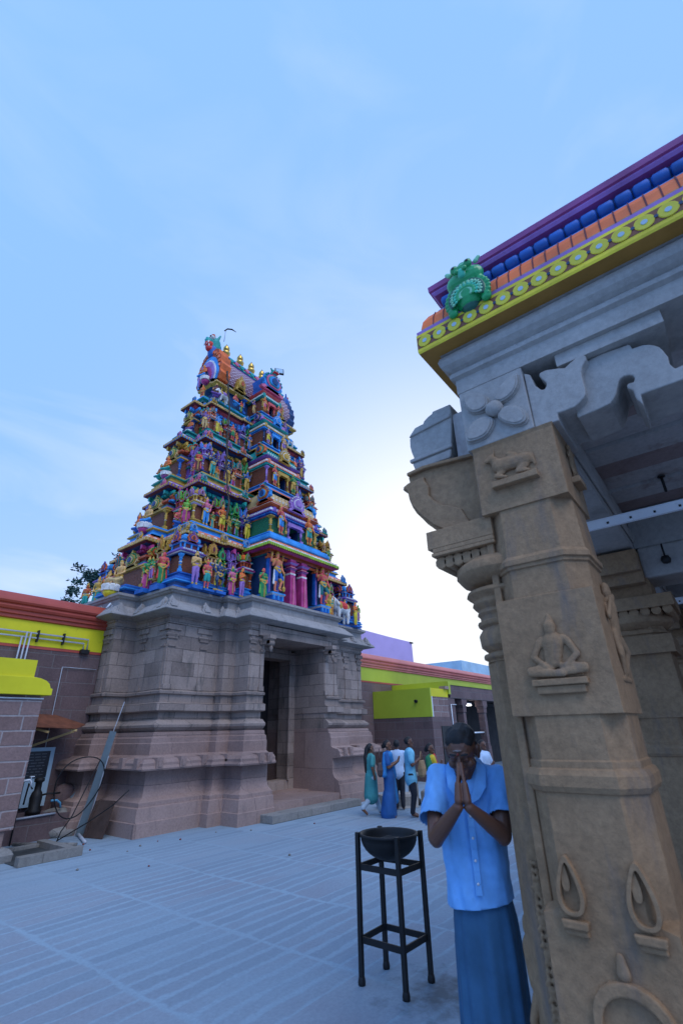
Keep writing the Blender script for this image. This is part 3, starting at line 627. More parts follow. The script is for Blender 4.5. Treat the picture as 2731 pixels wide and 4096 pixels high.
for ti, t in enumerate(TIERS):
    pp_ = plan(t['w'], t['v'], t['sp'], t['shw']); h = t['z1']-t['z0']; z0 = t['z0']
    m = TM(); m.sweep(pp_, [(.0,z0+.002),(.0,z0+.2*h),(-.05,z0+.24*h),(-.05,z0+.55*h),(.02,z0+.62*h),(.02,z0+.72*h),(-.01,z0+.76*h),(-.01,z0+.9*h),(-.04,z0+h)], [t['pl'], t['pl'], 'deep' if ti == 0 else t['pl'], t['top'], t['top'], 'deep', t['pl'], t['pl']])
    m.box(C-t['ww']-.2, C+t['ww']+.2, t['vw'], 2*VC-t['vw'], z0+h, z0+h+.03, t['pl'])
    part(m, 'tier_plinth')
    # wall with painted panels
    ze = t['ze']; wl = plan(t['ww'], t['vw'], t['sp'], t['shw'])
    m = TM(); m.sweep(wl, [(0,z0+h*.8),(0,ze-.42),(.05,ze-.40),(.05,ze-.34)], [t['wall'], 'deep', 'sky'])
    zz = z0+h
    for q in range(5):
        za = zz+(ze-.45-zz)*(.38+.11*q); m.sweep(wl, [(.01,za),(.05,za+.01),(.05,za+.035),(.01,za+.045)], [['sky','lilac','turq','cream','rose'][(q+ti) % 5], ['deep','purple','teal','rust','maroon'][(q+ti) % 5], 'deep'], cap=False)
    part(m, 'tier_wall')
    # eave
    pe = plan(t['we'], t['ve'], t['sp'], t['shw'], t['jog'][0], t['jog'][1]); 
    m = TM(); m.sweep(pe, [(-.46,ze-.36),(-.30,ze-.34),(-.30,ze-.20),(-.10,ze-.13),(.0,ze-.10),(.0,ze-.005),(-.03,ze),(-.08,ze+.05),(-.14,ze+.13),(-.18,ze+.15)], ['deep', 'deep', t['e3'] if t['e3'] != 'white' else 'deep', 'maroon', t['e1'], 'white', t['e2'], t['e2'], t['top']])
    beads(m, pe, -.27, ze-.24, .16, .075, t['bead'])
    beads(m, pe, .0, ze-.052, .095, .035, 'gold' if t['e1'] != 'gold' else 'cream', 'dentil')
    beads(m, pe, -.075, ze+.04, .19, .022, 'white', 'dentil')
    part(m, 'tier_cornice')
    # step up to the next plinth
    nx = TIERS[ti+1] if ti < 3 else dict(w=2.2, v=11.72, z0=12.3)
    m = TM(); m.sweep(plan(t['we'], t['ve'], t['sp'], t['shw']), [(-.17,ze+.05),(-.16,nx['z0']-.02),(-.22,nx['z0'])], t['top']); part(m, 'tier_ledge')

# ---- central projecting bay of every tier
def sqp(cx, wd, v0, v1): return [(cx-wd, v0), (cx+wd, v0), (cx+wd, v1), (cx-wd, v1)]
BC = 10.16
def slim_post(m, u, v, z0, z1, c, r=.05):
    h = z1-z0; m.post([(r*1.25,z0),(r*1.25,z0+.16*h),(r*.8,z0+.19*h)], c, (u, v, 0))
    m.lathe([(r*.75,z0+.18*h),(r*.7,z0+.5*h),(r*1.1,z0+.53*h),(r*.75,z0+.56*h),(r*1.15,z0+.60*h),(r*.7,z0+.64*h),(r*1.2,z0+.70*h),(r*.7,z0+.76*h),(r*.9,z0+.84*h)], c, (u, v, 0), 10)
    m.lathe([(r*.85,z0+.45*h),(r*1.0,z0+.46*h),(r*.85,z0+.47*h)], 'white', (u, v, 0), 10)
    m.post([(r*.8,z0+.84*h),(r*1.7,z0+.92*h),(r*1.8,z0+.94*h),(r*1.8,z0+.97*h),(r*1.2,z0+.998*h)], c, (u, v, 0))
# first bay: open porch with big lotus-painted eave
bay = part((lambda m: (m.sweep(sqp(BC, 1.26, 10.2, 10.9), [(0,5.0),(0,6.5)], 'dkblue'), m.box(8.93, 9.30, 9.66, 10.2, 5.28, 6.42, 'dkblue'), m.box(11.02, 11.40, 9.66, 10.2, 5.28, 6.42, 'dkblue'),
   m.box(8.9, 11.42, 9.60, 10.2, 6.42, 6.55, 'teal'), m.box(8.88, 11.44, 9.57, 9.597, 6.36, 6.44, 'orange'), m))(TM())[-1], 'gateway_bay')
for u0, u1 in ((8.92, 9.40), (10.98, 11.42)):
    m = TM()
    m.sweep([(u0, 9.36), (u1, 9.36), (u1, 10.0), (u0, 10.0)], [(0,4.992),(0,5.06),(-.03,5.07),(-.03,5.2),(.02,5.24),(.02,5.28),(-.02,5.29)], ['blue', 'sky', 'blue', 'white', 'sky', 'blue'])
    for k in range(3): m.box(u0+.05+k*(u1-u0-.14)/2, u0+.09+k*(u1-u0-.14)/2, 9.345, 9.5, 5.07, 5.2, 'sky')
    part(m, 'blue_pedestal', bay)
for u, v in ((8.98, 9.62), (9.33, 9.64), (10.99, 9.64), (11.36, 9.62)):
    m = TM(); m.box(u-.06, u+.06, v-.06, v+.04, 5.29, 6.36, 'blue'); m.box(u-.02, u+.02, v-.075, v-.06, 5.29, 6.36, 'lilac'); m.box(u-.09, u+.09, v-.09, v+.06, 6.3, 6.358, 'orange'); part(m, 'corner_post', bay)
for u in (9.78, 10.27):
    m = TM(); m.post([(.135,4.995),(.105,5.9),(.10,5.95)], 'magenta', (u, 9.52, 0)); m.post([(.03,4.995),(.026,5.86)], 'pink', (u, 9.40, 0))
    m.post([(.105,5.95),(.11,6.0),(.095,6.02),(.09,6.1),(.13,6.13),(.15,6.16),(.10,6.19),(.09,6.22),(.13,6.25),(.17,6.30),(.19,6.33),(.12,6.35),(.11,6.42)], ['white','rose','magenta','lilac','magenta','white','rose','magenta','lilac','magenta','white','magenta'], (u, 9.52, 0)); part(m, 'purple_pillar', bay)
m = TM(); m.lathe([(.004,0),(.004,-.12),(.03,-.14),(.045,-.2),(.035,-.25),(.0,-.27)], 'white', (10.02, 9.62, 6.36), 10); part(m, 'hanging_lamp', bay)
pl = sqp(BC, 1.57, 9.22, 10.6)
m = TM(); m.sweep(pl, [(-.36,6.44),(-.30,6.46),(-.28,6.52),(-.12,6.50),(-.02,6.53),(0,6.56),(0,6.645),(-.04,6.66),(-.10,6.72),(-.2,6.80),(-.27,6.87)], ['dkblue','rust','rust','magenta','maroon','yellow','gold','white','salmon','salmon'])
beads(m, pl, 0, 6.60, .085, .03, 'lime', 'dentil'); beads(m, pl, -.06, 6.69, .16, .02, 'white', 'dentil')
m.sweep(sqp(BC, 1.32, 9.47, 10.6), [(0,6.87),(.03,6.9),(.03,6.96),(0,6.98),(-.02,7.06)], ['sky','sky','blue','sky']); part(m, 'lotus_eave', bay)
# upper bays
BAYS = [
 dict(z0=7.00, w=1.04, v=9.82, zc=7.88, wc=1.12, vc=9.70, zt=8.30, rt=.34, c='purple', b='blue', v2='cream', door='lilac', post='gold', wall=fil_green, top='rust', arch='lilac', gab=('sky','rust')),
 dict(z0=8.98, w=.76, v=10.42, zc=9.98, wc=.82, vc=10.33, zt=10.36, rt=.28, c='salmon', b='turq', v2='turq', door='gold', post='lilac', wall=fil_brown, top='purple', arch='gold', gab=('orange','turq')),
 dict(z0=10.82, w=.57, v=10.86, zc=11.74, wc=.62, vc=10.78, zt=12.05, rt=.24, c='gold', b='sky', v2='pink', door='sky', post='deep', wall=fil_brown, top='turq', arch='sky', gab=('lilac','deep')),
 dict(z0=12.36, w=.44, v=11.18, zc=13.32, wc=.48, vc=11.1, zt=13.72, rt=.0, c='turq', b='teal', v2='pink', door='rose', post='gold', wall=fil_brown, top='rose', arch='rose', gab=('sky','gold')),
]
for bi, b in enumerate(BAYS):
    w_, v0 = b['w'], b['v']; z0, zc, zt = b['z0'], b['zc'], b['zt']; zf = z0+.20; vback = v0+1.1
    m = TM(); m.sweep(sqp(BC, w_+.10, v0-.12, vback), [(.04,z0),(.04,z0+.05),(-.01,z0+.07),(-.01,z0+.13),(.03,z0+.16),(.03,z0+.19),(-.03,zf)], [b['c'] if bi else 'sky', 'deep', 'sky', 'blue', 'sky', 'blue'])
    # walls with a dark doorway in the middle
    dw = w_*.24; zd = zc-.24
    m.box(BC-w_, BC-dw, v0, vback, zf, zc-.02, b['wall']); m.box(BC+dw, BC+w_, v0, vback, zf, zc-.02, b['wall']); m.box(BC-dw, BC+dw, v0+.002, vback, zd, zc-.02, b['wall']); m.box(BC-dw, BC+dw, v0+.5, vback, zf, zd, 'dkblue')
    m.box(BC-dw, BC-dw+.012, v0+.01, v0+.5, zf, zd, 'dkblue'); m.box(BC+dw-.012, BC+dw, v0+.01, v0+.5, zf, zd, 'dkblue')
    by = part(m, 'gateway_bay')
    k = max(.035, w_*.05)
    for s in (-1, 1):
        m = TM(); slim_post(m, BC+s*(w_-.02), v0-.03, zf, zc-.10, b['post'], k); part(m, 'corner_post', by)
    for s in (-1, 1):
        m = TM(); slim_post(m, BC+s*(dw+.04), v0-.06, zf, zd, b['door'], k*.9); part(m, 'door_post', by)
    m = TM(); m.box(BC-dw-.1, BC+dw+.1, v0-.12, v0+.05, zd, zd+.05, b['door']); m.box(BC-dw-.07, BC+dw+.07, v0-.10, v0-.002, zd+.05, zd+.13, b['door']); part(m, 'door_lintel', by)
    pc = sqp(BC, b['wc'], b['vc'], vback)
    m = TM(); m.sweep(pc, [(-.10,zc-.12),(-.04,zc-.10),(-.04,zc-.02),(.02,zc),(.02,zc+.04),(-.01,zc+.05),(-.03,zc+.14),(-.04,zc+.17),(-.10,zc+.18),(-.10,zc+.24),(-.03,zc+.27),(.0,zc+.31),(-.02,zc+.33),(-.08,zc+.36),(-.10,zt)], ['orange', b['b'], 'deep', b['c'], 'white', b['c'], b['c'], 'white', 'maroon', b['top'], b['top'], 'white', b['top'], b['top']])
    beads(m, pc, -.01, zc-.05, .10, .035, b['b']); beads(m, pc, -.01, zc+.09, .075, .03, 'white', 'dentil')
    for s in (-1, 1): m.box(BC+s*b['wc']*.86-.05, BC+s*b['wc']*.86+.05, b['vc']-.03, b['vc']+.05, zc+.03, zc+.16, b['c'])
    # dark upright slats under the roof
    part(m, 'bay_cornice', by)
    m = TM()
    if b['rt']:
        n = 9; r = b['rt']; wv = b['wc']-.10; dpt = vback-b['vc']; vc0 = b['vc']+.10
        vs = []; fs = []
        for i in range(n+1):
            a = PI*i/n*.62; y = vc0+(1-math.cos(a))*.32; z = zt+math.sin(a*.9)*r*1.25
            vs += [(BC-wv, y, z), (BC+wv, y, z)]
        for i in range(n): fs.append((2*i, 2*i+1, 2*i+3, 2*i+2))
        k0 = len(vs); vs += [(BC-wv, vback, zt+r), (BC+wv, vback, zt+r), (BC-wv, vback, zt), (BC+wv, vback, zt)]; fs.append((2*n, 2*n+1, k0+1, k0)); fs.append(tuple(range(0, 2*n+1, 2))+(k0, k0+2)); fs.append(tuple(range(1, 2*n+2, 2))+(k0+1, k0+3))
        m.add(vs, fs, b['v2'])
        for j in range(14):
            xx = BC-wv+(j+.5)*2*wv/14; 
            for q in (1, 3): 
                a = PI*q/9*.62; m.box(xx-.022, xx+.022, vc0+(1-math.cos(a))*.32-.02, vc0+(1-math.cos(a))*.32+.05, zt+math.sin(a*.9)*r*1.25-.03, zt+math.sin(a*.9)*r*1.25+.03, 'white' if q == 1 else b['v2'])
        part(m, 'bay_vault', by)
        for s in (-1, 1):        # gable arches turned to the sides of the bay
            m = TM(); m.M = m.M @ Matrix.Translation((BC+s*(wv+.02), b['vc']+.38, zt-.02)) @ Matrix.Rotation(s*PI/2, 4, 'Z')
            arch_plate(m, .56*r/.34, .56*r/.34+.10, [b['gab'][0], b['gab'][1], 'gold', 'deep'], .12, 'teal', False); part(m, 'gable_arch', by)
        m = TM(); m.M = m.M @ Matrix.Translation((BC+.0, b['vc']-.02, zc+.26)); arch_plate(m, w_*.62, .62*r/.34+.08, [b['arch'], b['arch'], 'white', b['arch']], .09); part(m, 'crest_arch', by)
    else:
        m.sweep(sqp(BC, .40, 11.2, 12.3), [(0,zt),(0,14.35)], 'blue'); part(m, 'bay_vault', by)
        m = TM(); m.M = m.M @ Matrix.Translation((BC, 11.16, 13.74)); arch_plate(m, .98, 1.05, ['sky', 'pink', 'turq', 'deep'], .16, 'turq', False); part(m, 'crest_arch', by)
# side bays (left face and right face)
for ti, t in enumerate(TIERS):
    zf = t['z1']; ze = t['ze']; w_ = t['we']; hb = ze-.40-zf
    for s in (-1, 1):
        xo = C+s*(w_+t['sp']-.16); xi = C+s*(t['ww']+.1); x0, x1 = min(xo, xi), max(xo, xi); hw = t['shw']-.12
        m = TM(); m.box(x0, x1, VC-hw, VC+hw, zf, zf+hb*.62, fil_brown)
        m.sweep([(x0, VC-hw), (x1, VC-hw), (x1, VC+hw), (x0, VC+hw)], [(0,zf+hb*.60),(.07,zf+hb*.62),(.07,zf+hb*.66),(.02,zf+hb*.72),(.04,zf+hb*.74),(-.03,zf+hb*.76),(-.03,zf+hb*.84),(.04,zf+hb*.86),(.04,zf+hb*.92)], ['gold','gold','purple','turq','maroon','maroon','rust','rust'])
        bx = part(m, 'side_bay')
        for sy in (-1, 1): m = TM(); slim_post(m, xo, VC+sy*hw, zf, zf+hb*.60, ['gold','gold','blue','deep'][ti], .045); part(m, 'corner_post', bx)
        m = TM(); m.M = m.M @ Matrix.Translation((C+s*(w_-.02), VC-hw-.06, zf+hb*.84)); arch_plate(m, min(.72, hb*.52), hb*.40, ['gold' if ti%2 == 0 else 'rust', 'rust' if ti%2 == 0 else 'sky', 'green' if ti < 2 else 'turq', 'deep'], .14, 'turq' if ti != 1 else 'teal', False); part(m, 'gable_arch', bx)
        m = TM(); m.M = m.M @ Matrix.Translation((xo+s*.03, VC, zf+hb*.66)) @ Matrix.Rotation(s*PI/2, 4, 'Z'); arch_plate(m, .6-.06*ti, hb*.5, ['cream', 'gold', 'green', 'deep'], .10); part(m, 'gable_arch', bx)
# small shrines along the front and the left face
PAL = [['blue','sky','purple','deep','sky','orange'], ['gold','gold','gold','lilac','gold','lilac'], ['sky','rust','magenta','turq','orange','lime'], ['deep','purple','lilac','sky','pink','sky'],
       ['turq','salmon','salmon','deep','salmon','turq'], ['blue','green','lime','turq','teal','green'], ['gold','cream','gold','rust','cream','gold'], ['sky','lilac','lilac','blue','lilac','lilac']]
def add_shrine(u, v, z, wd, dp, h, c, body=None, narrow=False, face=0):
    m = MB(); shrine(m, 0, 0, 0, wd, dp, h, PAL[c], 0, body, narrow); o = m.build('miniature_shrine', tower); o.location = (u-C, v-VC, z); o.rotation_euler[2] = face; return o
SH = [ # tier 1
 (6.78,10.47,5.29,.62,.62,1.36,0,0),(7.62,10.62,5.29,.40,.40,1.22,6,1),(7.98,10.66,5.29,.34,.34,1.15,5,1),(8.30,10.50,5.29,.22,.3,1.2,7,1),(8.62,10.35,5.29,.34,.5,1.25,2,0),(11.75,10.35,5.29,.34,.5,1.25,1,1),(12.2,10.62,5.29,.4,.4,1.2,6,1),(13.54,10.47,5.29,.62,.62,1.36,0,0),(12.75,10.62,5.29,.34,.4,1.15,2,1),
 (6.62,11.1,5.29,.36,.36,1.2,6,1),(6.62,13.3,5.29,.34,.34,1.2,4,1),(6.78,14.22,5.29,.62,.62,1.36,0,0),(13.7,11.1,5.29,.36,.36,1.2,6,1),
 # tier 2
 (7.28,10.97,7.14,.42,.42,1.22,1,0),(8.12,11.05,7.14,.30,.34,1.1,2,1),(8.68,11.06,7.14,.32,.34,1.08,5,1),(9.02,10.98,7.14,.22,.3,1.05,3,1),(13.02,10.97,7.14,.42,.42,1.22,6,0),(11.4,11.05,7.14,.3,.3,1.1,3,1),(12.2,11.05,7.14,.3,.3,1.1,4,1),
 (7.16,11.5,7.14,.26,.28,1.15,2,1),(7.16,13.2,7.14,.26,.28,1.15,3,1),(7.28,13.72,7.14,.42,.42,1.22,1,0),(13.16,11.5,7.14,.26,.28,1.15,2,1),
 # tier 3
 (7.66,11.38,9.04,.36,.36,1.25,3,0),(8.32,11.44,9.04,.26,.28,1.1,7,1),(8.98,11.44,9.04,.32,.3,1.05,4,1),(9.25,11.36,9.04,.2,.26,1.05,5,1),(12.64,11.38,9.04,.36,.36,1.25,4,0),(11.2,11.44,9.04,.26,.28,1.1,2,1),(12.0,11.44,9.04,.26,.28,1.1,3,1),
 (7.56,11.82,9.04,.22,.24,1.1,7,1),(7.66,13.32,9.04,.36,.36,1.25,3,0),
 # tier 4
 (7.92,11.72,10.93,.30,.30,1.1,4,0),(9.28,11.74,10.93,.28,.28,.98,3,1),(9.5,11.70,10.93,.18,.2,.95,5,1),(8.6,11.74,10.93,.2,.2,.9,2,1),(12.4,11.72,10.93,.30,.30,1.1,3,0),(11.1,11.74,10.93,.24,.24,.98,4,1),(11.7,11.74,10.93,.2,.2,.9,6,1)]
for (u, v, z, wd, dp, h, c, nar) in SH: add_shrine(u, v, z, wd, dp, h, c, None, bool(nar))
# small crests standing on the eaves
for ti, t in enumerate(TIERS):
    if ti == 3: us = (-.98, -.34, .98)
    else: us = (-.97, -.66, -.44, .66, .97)
    k = ['sky','turq','salmon','gold'][ti]; k2 = ['gold','pink','lilac','sky'][ti]
    for j, q in enumerate(us):
        m = MB(); arch_plate(m, .24-.02*ti, .30-.02*ti, [k if j % 2 == 0 else k2, k if j % 2 == 0 else k2, k2 if j % 2 == 0 else k, 'deep'], .05); o = m.build('eave_crest', tower)
        vv = t['ve']-(t['jog'][1] if abs(q)*t['we'] < t['jog'][0] else 0); o.location = (q*t['we']*.97, vv-.02-VC, t['ze']-.02); o.rotation_euler = (-.25, 0, 0)
    for q in (.12, .55, 1.15):
        m = MB(); arch_plate(m, .24-.02*ti, .30-.02*ti, [k2, k2, k, 'deep'], .05); o = m.build('eave_crest', tower)
        o.location = (-t['we']+.02-(.0 if q < 1 else t['sp']), t['ve']+q*.9-VC if q < 1 else -.3, t['ze']-.02); o.rotation_euler = (-.25, 0, -PI/2)

# ---- statues
def add_statue(kind, u, v, z, h, mats, rz=0, label=None):
    me = statue_mesh(kind, **ST[kind]); o = fig_obj(me, 'carved_figure', mats, tower, (u-C, v-VC, z), rz, h)
    if label: o['label'] = label
    return o
G_, Bk = 'gold', 'black'
FG = [
 ('lady',6.22,11.15,5.10,.86,('green','magenta',G_,Bk,'green','pink'),-.3),('lady2',6.30,10.62,5.14,.90,('rose','green',G_,Bk,'rose','red'),-.35),
 ('sage',6.79,9.92,5.09,.92,('tan','lilac',G_,Bk,'teal','white'),-.15),('youth',7.13,9.90,5.05,.80,('rose','turq',G_,'red','red','white'),-.1),
 ('dancer',7.50,9.90,5.07,.86,('deep','dkblue',G_,'blue','gold','yellow'),.1),('lady',7.93,9.88,5.03,.82,('green','magenta',G_,G_,'pink','pink'),0),
 ('sage',8.22,9.82,5.02,.86,('orange','lilac',G_,Bk,'white','white'),.2),('lady2',8.67,9.47,5.00,.94,('rose','green',G_,Bk,'green','lime'),0),
 ('guard',9.15,9.44,5.29,1.22,('salmon','blue',G_,'deep','gold','white'),.15),('guard',11.16,9.44,5.29,1.22,('rose','teal',G_,'deep','gold','white'),-.1),
 ('lady2',11.64,9.62,5.02,.95,('tan','yellow',G_,G_,'gold','yellow'),0),('lady',12.02,9.82,5.06,.8,('gold','orange',G_,G_,'turq','gold'),0),
 ('sage',13.50,9.92,5.06,.86,('orange','yellow',G_,'blue','rust','yellow'),.1),('youth',14.05,10.4,5.06,.8,('rust','teal',G_,'black','red','red'),.6),
 ('seated_sage',5.90,11.95,5.36,1.0,('tan','cream',G_,'deep','tan','white'),-1.2),('seated_sage',5.92,12.55,5.2,.95,('tan','cream',G_,'gold','tan','white'),-1.4),
 ('lady',6.22,13.75,5.10,.86,('tan','turq',G_,G_,'gold','turq'),-1.0),('youth',6.30,14.6,5.1,.86,('rust','turq',G_,'gold','gold','turq'),-1.0),
 # tier 2
 ('lady2',6.98,10.95,7.14,.78,('lime','magenta',G_,'green','lime','magenta'),-.5),('seated',7.02,11.32,7.16,.9,('rose','blue',G_,G_,'rose','blue'),-.4),
 ('god',7.46,10.70,7.14,.88,('pink','sky',G_,G_,'gold','gold'),-.1),('hero',8.03,10.68,7.12,.86,('orange','yellow',G_,Bk,'gold','gold'),0),
 ('god',8.96,10.62,7.12,.84,('deep','yellow',G_,G_,'gold','gold'),0),('guard2',9.45,9.66,7.20,.98,('rose','sky',G_,G_,'gold','gold'),.15),
 ('guard2',10.74,9.66,7.20,.98,('orange','turq',G_,G_,'gold','gold'),-.1),('seated_sage',6.50,12.1,7.30,.92,('tan','sky',G_,'deep','tan','sky'),-1.3),('seated',6.5,12.6,7.2,.8,('orange','blue',G_,G_,'tan','sky'),-1.5),
 ('lady',11.35,10.2,7.12,.8,('tan','gold',G_,G_,'green','gold'),.2),('god',12.95,10.66,7.14,.8,('green','turq',G_,G_,'green','gold'),.3),('seated',11.35,9.95,8.1,.8,('orange','sky',G_,G_,'deep','gold'),0),
 # tier 3
 ('lady2',7.34,11.22,9.04,.76,('green','maroon',G_,G_,'red','rose'),-.5),('god',7.80,11.10,9.04,.84,('deep','turq',G_,G_,'lilac','gold'),-.1),('god',8.42,11.12,9.02,.80,('deep','gold',G_,G_,'orange','gold'),0),
 ('god',9.18,11.06,9.02,.78,('blue','gold',G_,G_,'teal','gold'),0),('guard2',9.72,10.30,9.20,.80,('rose','sky',G_,G_,'pink','gold'),.15),('guard2',10.62,10.30,9.20,.80,('green','gold',G_,G_,'green','gold'),-.1),
 ('seated_sage',6.88,12.15,9.2,.85,('orange','turq',G_,'rust','orange','sky'),-1.3),('seated_sage',6.9,12.55,9.1,.8,('rust','turq',G_,'green','orange','sky'),-1.5),('god',12.5,11.1,9.04,.78,('blue','gold',G_,G_,'gold','gold'),.3),('lady',11.2,10.7,9.04,.72,('rust','turq',G_,G_,'gold','sky'),0),
 # tier 4
 ('god',7.62,11.55,10.93,.72,('purple','cream',G_,G_,'purple','gold'),-.4),('lady2',8.06,11.42,10.93,.70,('sky','yellow',G_,G_,'sky','gold'),0),('youth',8.68,11.40,10.93,.66,('rose','green',G_,'rust','rose','gold'),0),
 ('lady2',9.42,11.36,10.90,.66,('orange','blue',G_,Bk,'blue','gold'),-.1),('guard2',9.74,10.74,11.04,.66,('lilac','yellow',G_,G_,'gold','gold'),.1),('guard2',10.50,10.74,11.04,.72,('tan','lilac',G_,G_,'orange','gold'),-.1),
 ('seated_sage',7.5,12.15,11.05,.7,('orange','purple',G_,'rust','orange','white'),-1.3),('god',12.2,11.4,10.93,.70,('purple','gold',G_,G_,'gold','gold'),.3),('hero',11.2,11.2,10.9,.66,('teal','red',G_,G_,'gold','gold'),.1),('hero',11.7,11.3,10.9,.66,('lilac','white',G_,G_,'gold','gold'),.1),
 # roof storey
 ('seated',7.98,11.62,12.50,.86,('maroon','purple',G_,'lilac','maroon','gold'),-.5),('seated',8.84,11.62,12.64,.74,('rose','sky',G_,G_,'gold','sky'),0),('god',9.62,11.48,12.62,.62,('purple','cream',G_,G_,'lilac','gold'),.1),
 ('guard2',9.70,10.98,12.58,.62,('orange','pink',G_,G_,'gold','gold'),.1),('guard2',10.42,10.98,12.58,.62,('rose','sky',G_,G_,'gold','gold'),-.1),('hero',7.75,12.1,12.5,.6,('orange','rust',G_,G_,'gold','gold'),-1.2),('youth',11.3,11.5,12.6,.6,('purple','purple',G_,'teal','gold','gold'),.2),('seated_sage',7.86,12.35,13.62,.95,('orange','sky',G_,'gold','gold','gold'),-1.4)]
random.seed(21)
_sk = ['tan','orange','rose','green','deep','lime','salmon','blue','gold']; _gm = ['sky','magenta','gold','green','turq','red','lilac','orange','yellow']
for (vv, zz, hh, us) in ((10.72,7.13,.62,(7.78,8.35,8.66,11.5,11.85,12.3,12.6)),(11.14,9.03,.58,(8.1,8.72,11.55,11.9,12.25)),(11.46,10.92,.54,(8.32,8.95,11.3,11.95)),(9.98,5.30,.60,(7.32,7.72,8.08,12.25,13.05,13.85)),(11.7,12.62,.5,(8.3,9.25,11.05,11.5))):
    for u in us: FG.append((random.choice(('lady','lady2','youth','prayer','god','hero')), u, vv+random.uniform(.04,.14), zz, hh, (random.choice(_sk), random.choice(_gm), G_, random.choice((G_, Bk)), random.choice(_gm), random.choice(_gm)), random.uniform(-.3,.3)))
for (uu, zz, hh, vs_) in ((7.04,7.13,.6,(11.2,13.35)),(7.14,7.13,.6,(11.5,)),(7.5,9.03,.55,(11.65,12.95)),(6.2,5.30,.62,(10.95,13.3)),(7.85,10.92,.5,(11.9,12.8))):
    for v in vs_: FG.append((random.choice(('lady','prayer','god')), uu, v, zz, hh, (random.choice(_sk), random.choice(_gm), G_, G_, random.choice(_gm), random.choice(_gm)), random.uniform(-1.6,-1.1)))
for (k, u, v, z, h, mats, rz) in FG: add_statue(k, u, v, z, h, mats, rz)
# pedestals that carry the outer figures
for (k, u, v, z, h, mats, rz) in FG:
    if z < 5.2 and 'seat' not in k and v < 11.3: m = TM(); m.box(u-.15, u+.15, v-.16, v+.24, 4.995, z-.002, 'blue'); part(m, 'figure_ledge')
# lotus seats on the left side
def lotus(u, v, z, r, c1, c2):
    m = MB(); m.lathe([(r*.15,-r*1.25),(r*.55,-r*1.15),(r*.75,-r*.85),(r*.85,-r*.5)], c1, n=16); m.lathe([(r*.85,-r*.5),(r*.95,-r*.1),(r*1.12,r*.18),(r*.95,r*.10),(r*.3,r*.05)], c2, n=16)
    for i in range(10):
        a = 2*PI*i/10; m.M = Matrix.Rotation(a, 4, 'Z') @ Matrix.Translation((r*.84, 0, -r*.45)) @ Matrix.Rotation(.18, 4, 'Y'); m.prism([(-.03,0),(.03,0),(.12*r,.6*r),(0,.8*r),(-.12*r,.6*r)], -r*.25, r*.25, c2)
    m.M = Matrix.Identity(4); o = m.build('lotus_seat', tower); o.location = (u-C, v-VC, z); return o
lotus(5.74, 11.98, 5.22, .21, 'yellow', 'white'); lotus(6.46, 12.15, 7.22, .20, 'magenta', 'white'); lotus(6.9, 12.2, 9.14, .16, 'plum', 'white'); lotus(7.5, 12.2, 11.02, .13, 'magenta', 'white'); lotus(7.9, 12.25, 13.56, .18, 'magenta', 'white')
# caparisoned elephant mount on the right, white cows on the upper ledges
def quad(name, u, v, z, s, c, cloth, rz, trunk):
    p = [((-.28,0,.52),(.25,0,.55),.17,.18,0),((.25,0,.56),(.44,0,.74),.14,.12,0),((.44,0,.76),(.5,0,.72),.12,.09,0)]
    for sx in (-.27, .24):
        for sy in (-.09, .09): p.append(((sx,sy,.45),(sx+.01,sy,.05),.075,.05,0))
    p.append(((-.44,0,.55),(-.5,0,.25),.03,.02,0))
    if trunk: p += [((.55,0,.70),(.60,0,.4),.06,.04,0),((.60,0,.4),(.54,0,.2),.04,.03,0),((.40,.12,.74),(.36,.17,.62),.05,.06,4),((.40,-.12,.74),(.36,-.17,.62),.05,.06,4)]
    else: p += [((.5,0,.7),(.62,0,.62),.08,.055,0),((.42,.06,.86),(.44,.10,.96),.02,.012,2),((.42,-.06,.86),(.44,-.10,.96),.02,.012,2)]
    p += [((-.08,0,.60),(.08,0,.60),.20,.20,1),((-.22,0,.58),(-.2,0,.58),.182,.182,2),((.2,0,.58),(.22,0,.58),.195,.195,2)]
    me = grow(p, .02, 'mount', 1, .4); return fig_obj(me, name, (c, cloth, 'gold', 'black', c, 'gold'), tower, (u-C, v-VC, z), rz, s)
quad('carved_elephant', 12.72, 9.94, 5.03, .95, 'white', 'red', PI, True)
add_statue('seated', 12.70, 9.98, 5.66, .62, ('deep','green',G_,G_,'red','gold'), 0)
quad('carved_cow', 8.25, 11.55, 12.36, .55, 'white', 'lilac', PI, False); quad('carved_cow', 11.85, 11.78, 12.36, .5, 'white', 'sky', PI, False)

# ---- roof storey, barrel roof, finials and end beasts
m = TM(); m.sweep(plan(2.12, 11.8, .3, .35), [(0,12.33),(.02,12.38),(-.03,12.40),(-.03,12.47),(.04,12.50),(.04,12.55),(0,12.57),(-.04,12.66)], ['teal','turq','teal','turq','sky','teal','turq']); part(m, 'tier_plinth')
m = TM(); m.sweep(plan(1.6, 11.98, .25, .3), [(0,12.6),(0,13.3)], 'deep')
for u in (8.55, 9.42, 10.9, 11.76): slim_post(m, u, 11.86, 12.66, 13.32, 'blue' if u != 8.55 else 'gold', .05)
part(m, 'tier_wall')
rp = plan(2.10, 11.8, .05, .3)
m = TM(); m.sweep(rp, [(-.25,13.25),(-.1,13.30),(0,13.36),(0,13.42),(-.03,13.46),(-.10,13.50),(-.13,13.60)], ['deep','gold','gold','white','rose','turq']); beads(m, rp, 0, 13.39, .1, .03, 'cream', 'dentil'); part(m, 'tier_cornice')
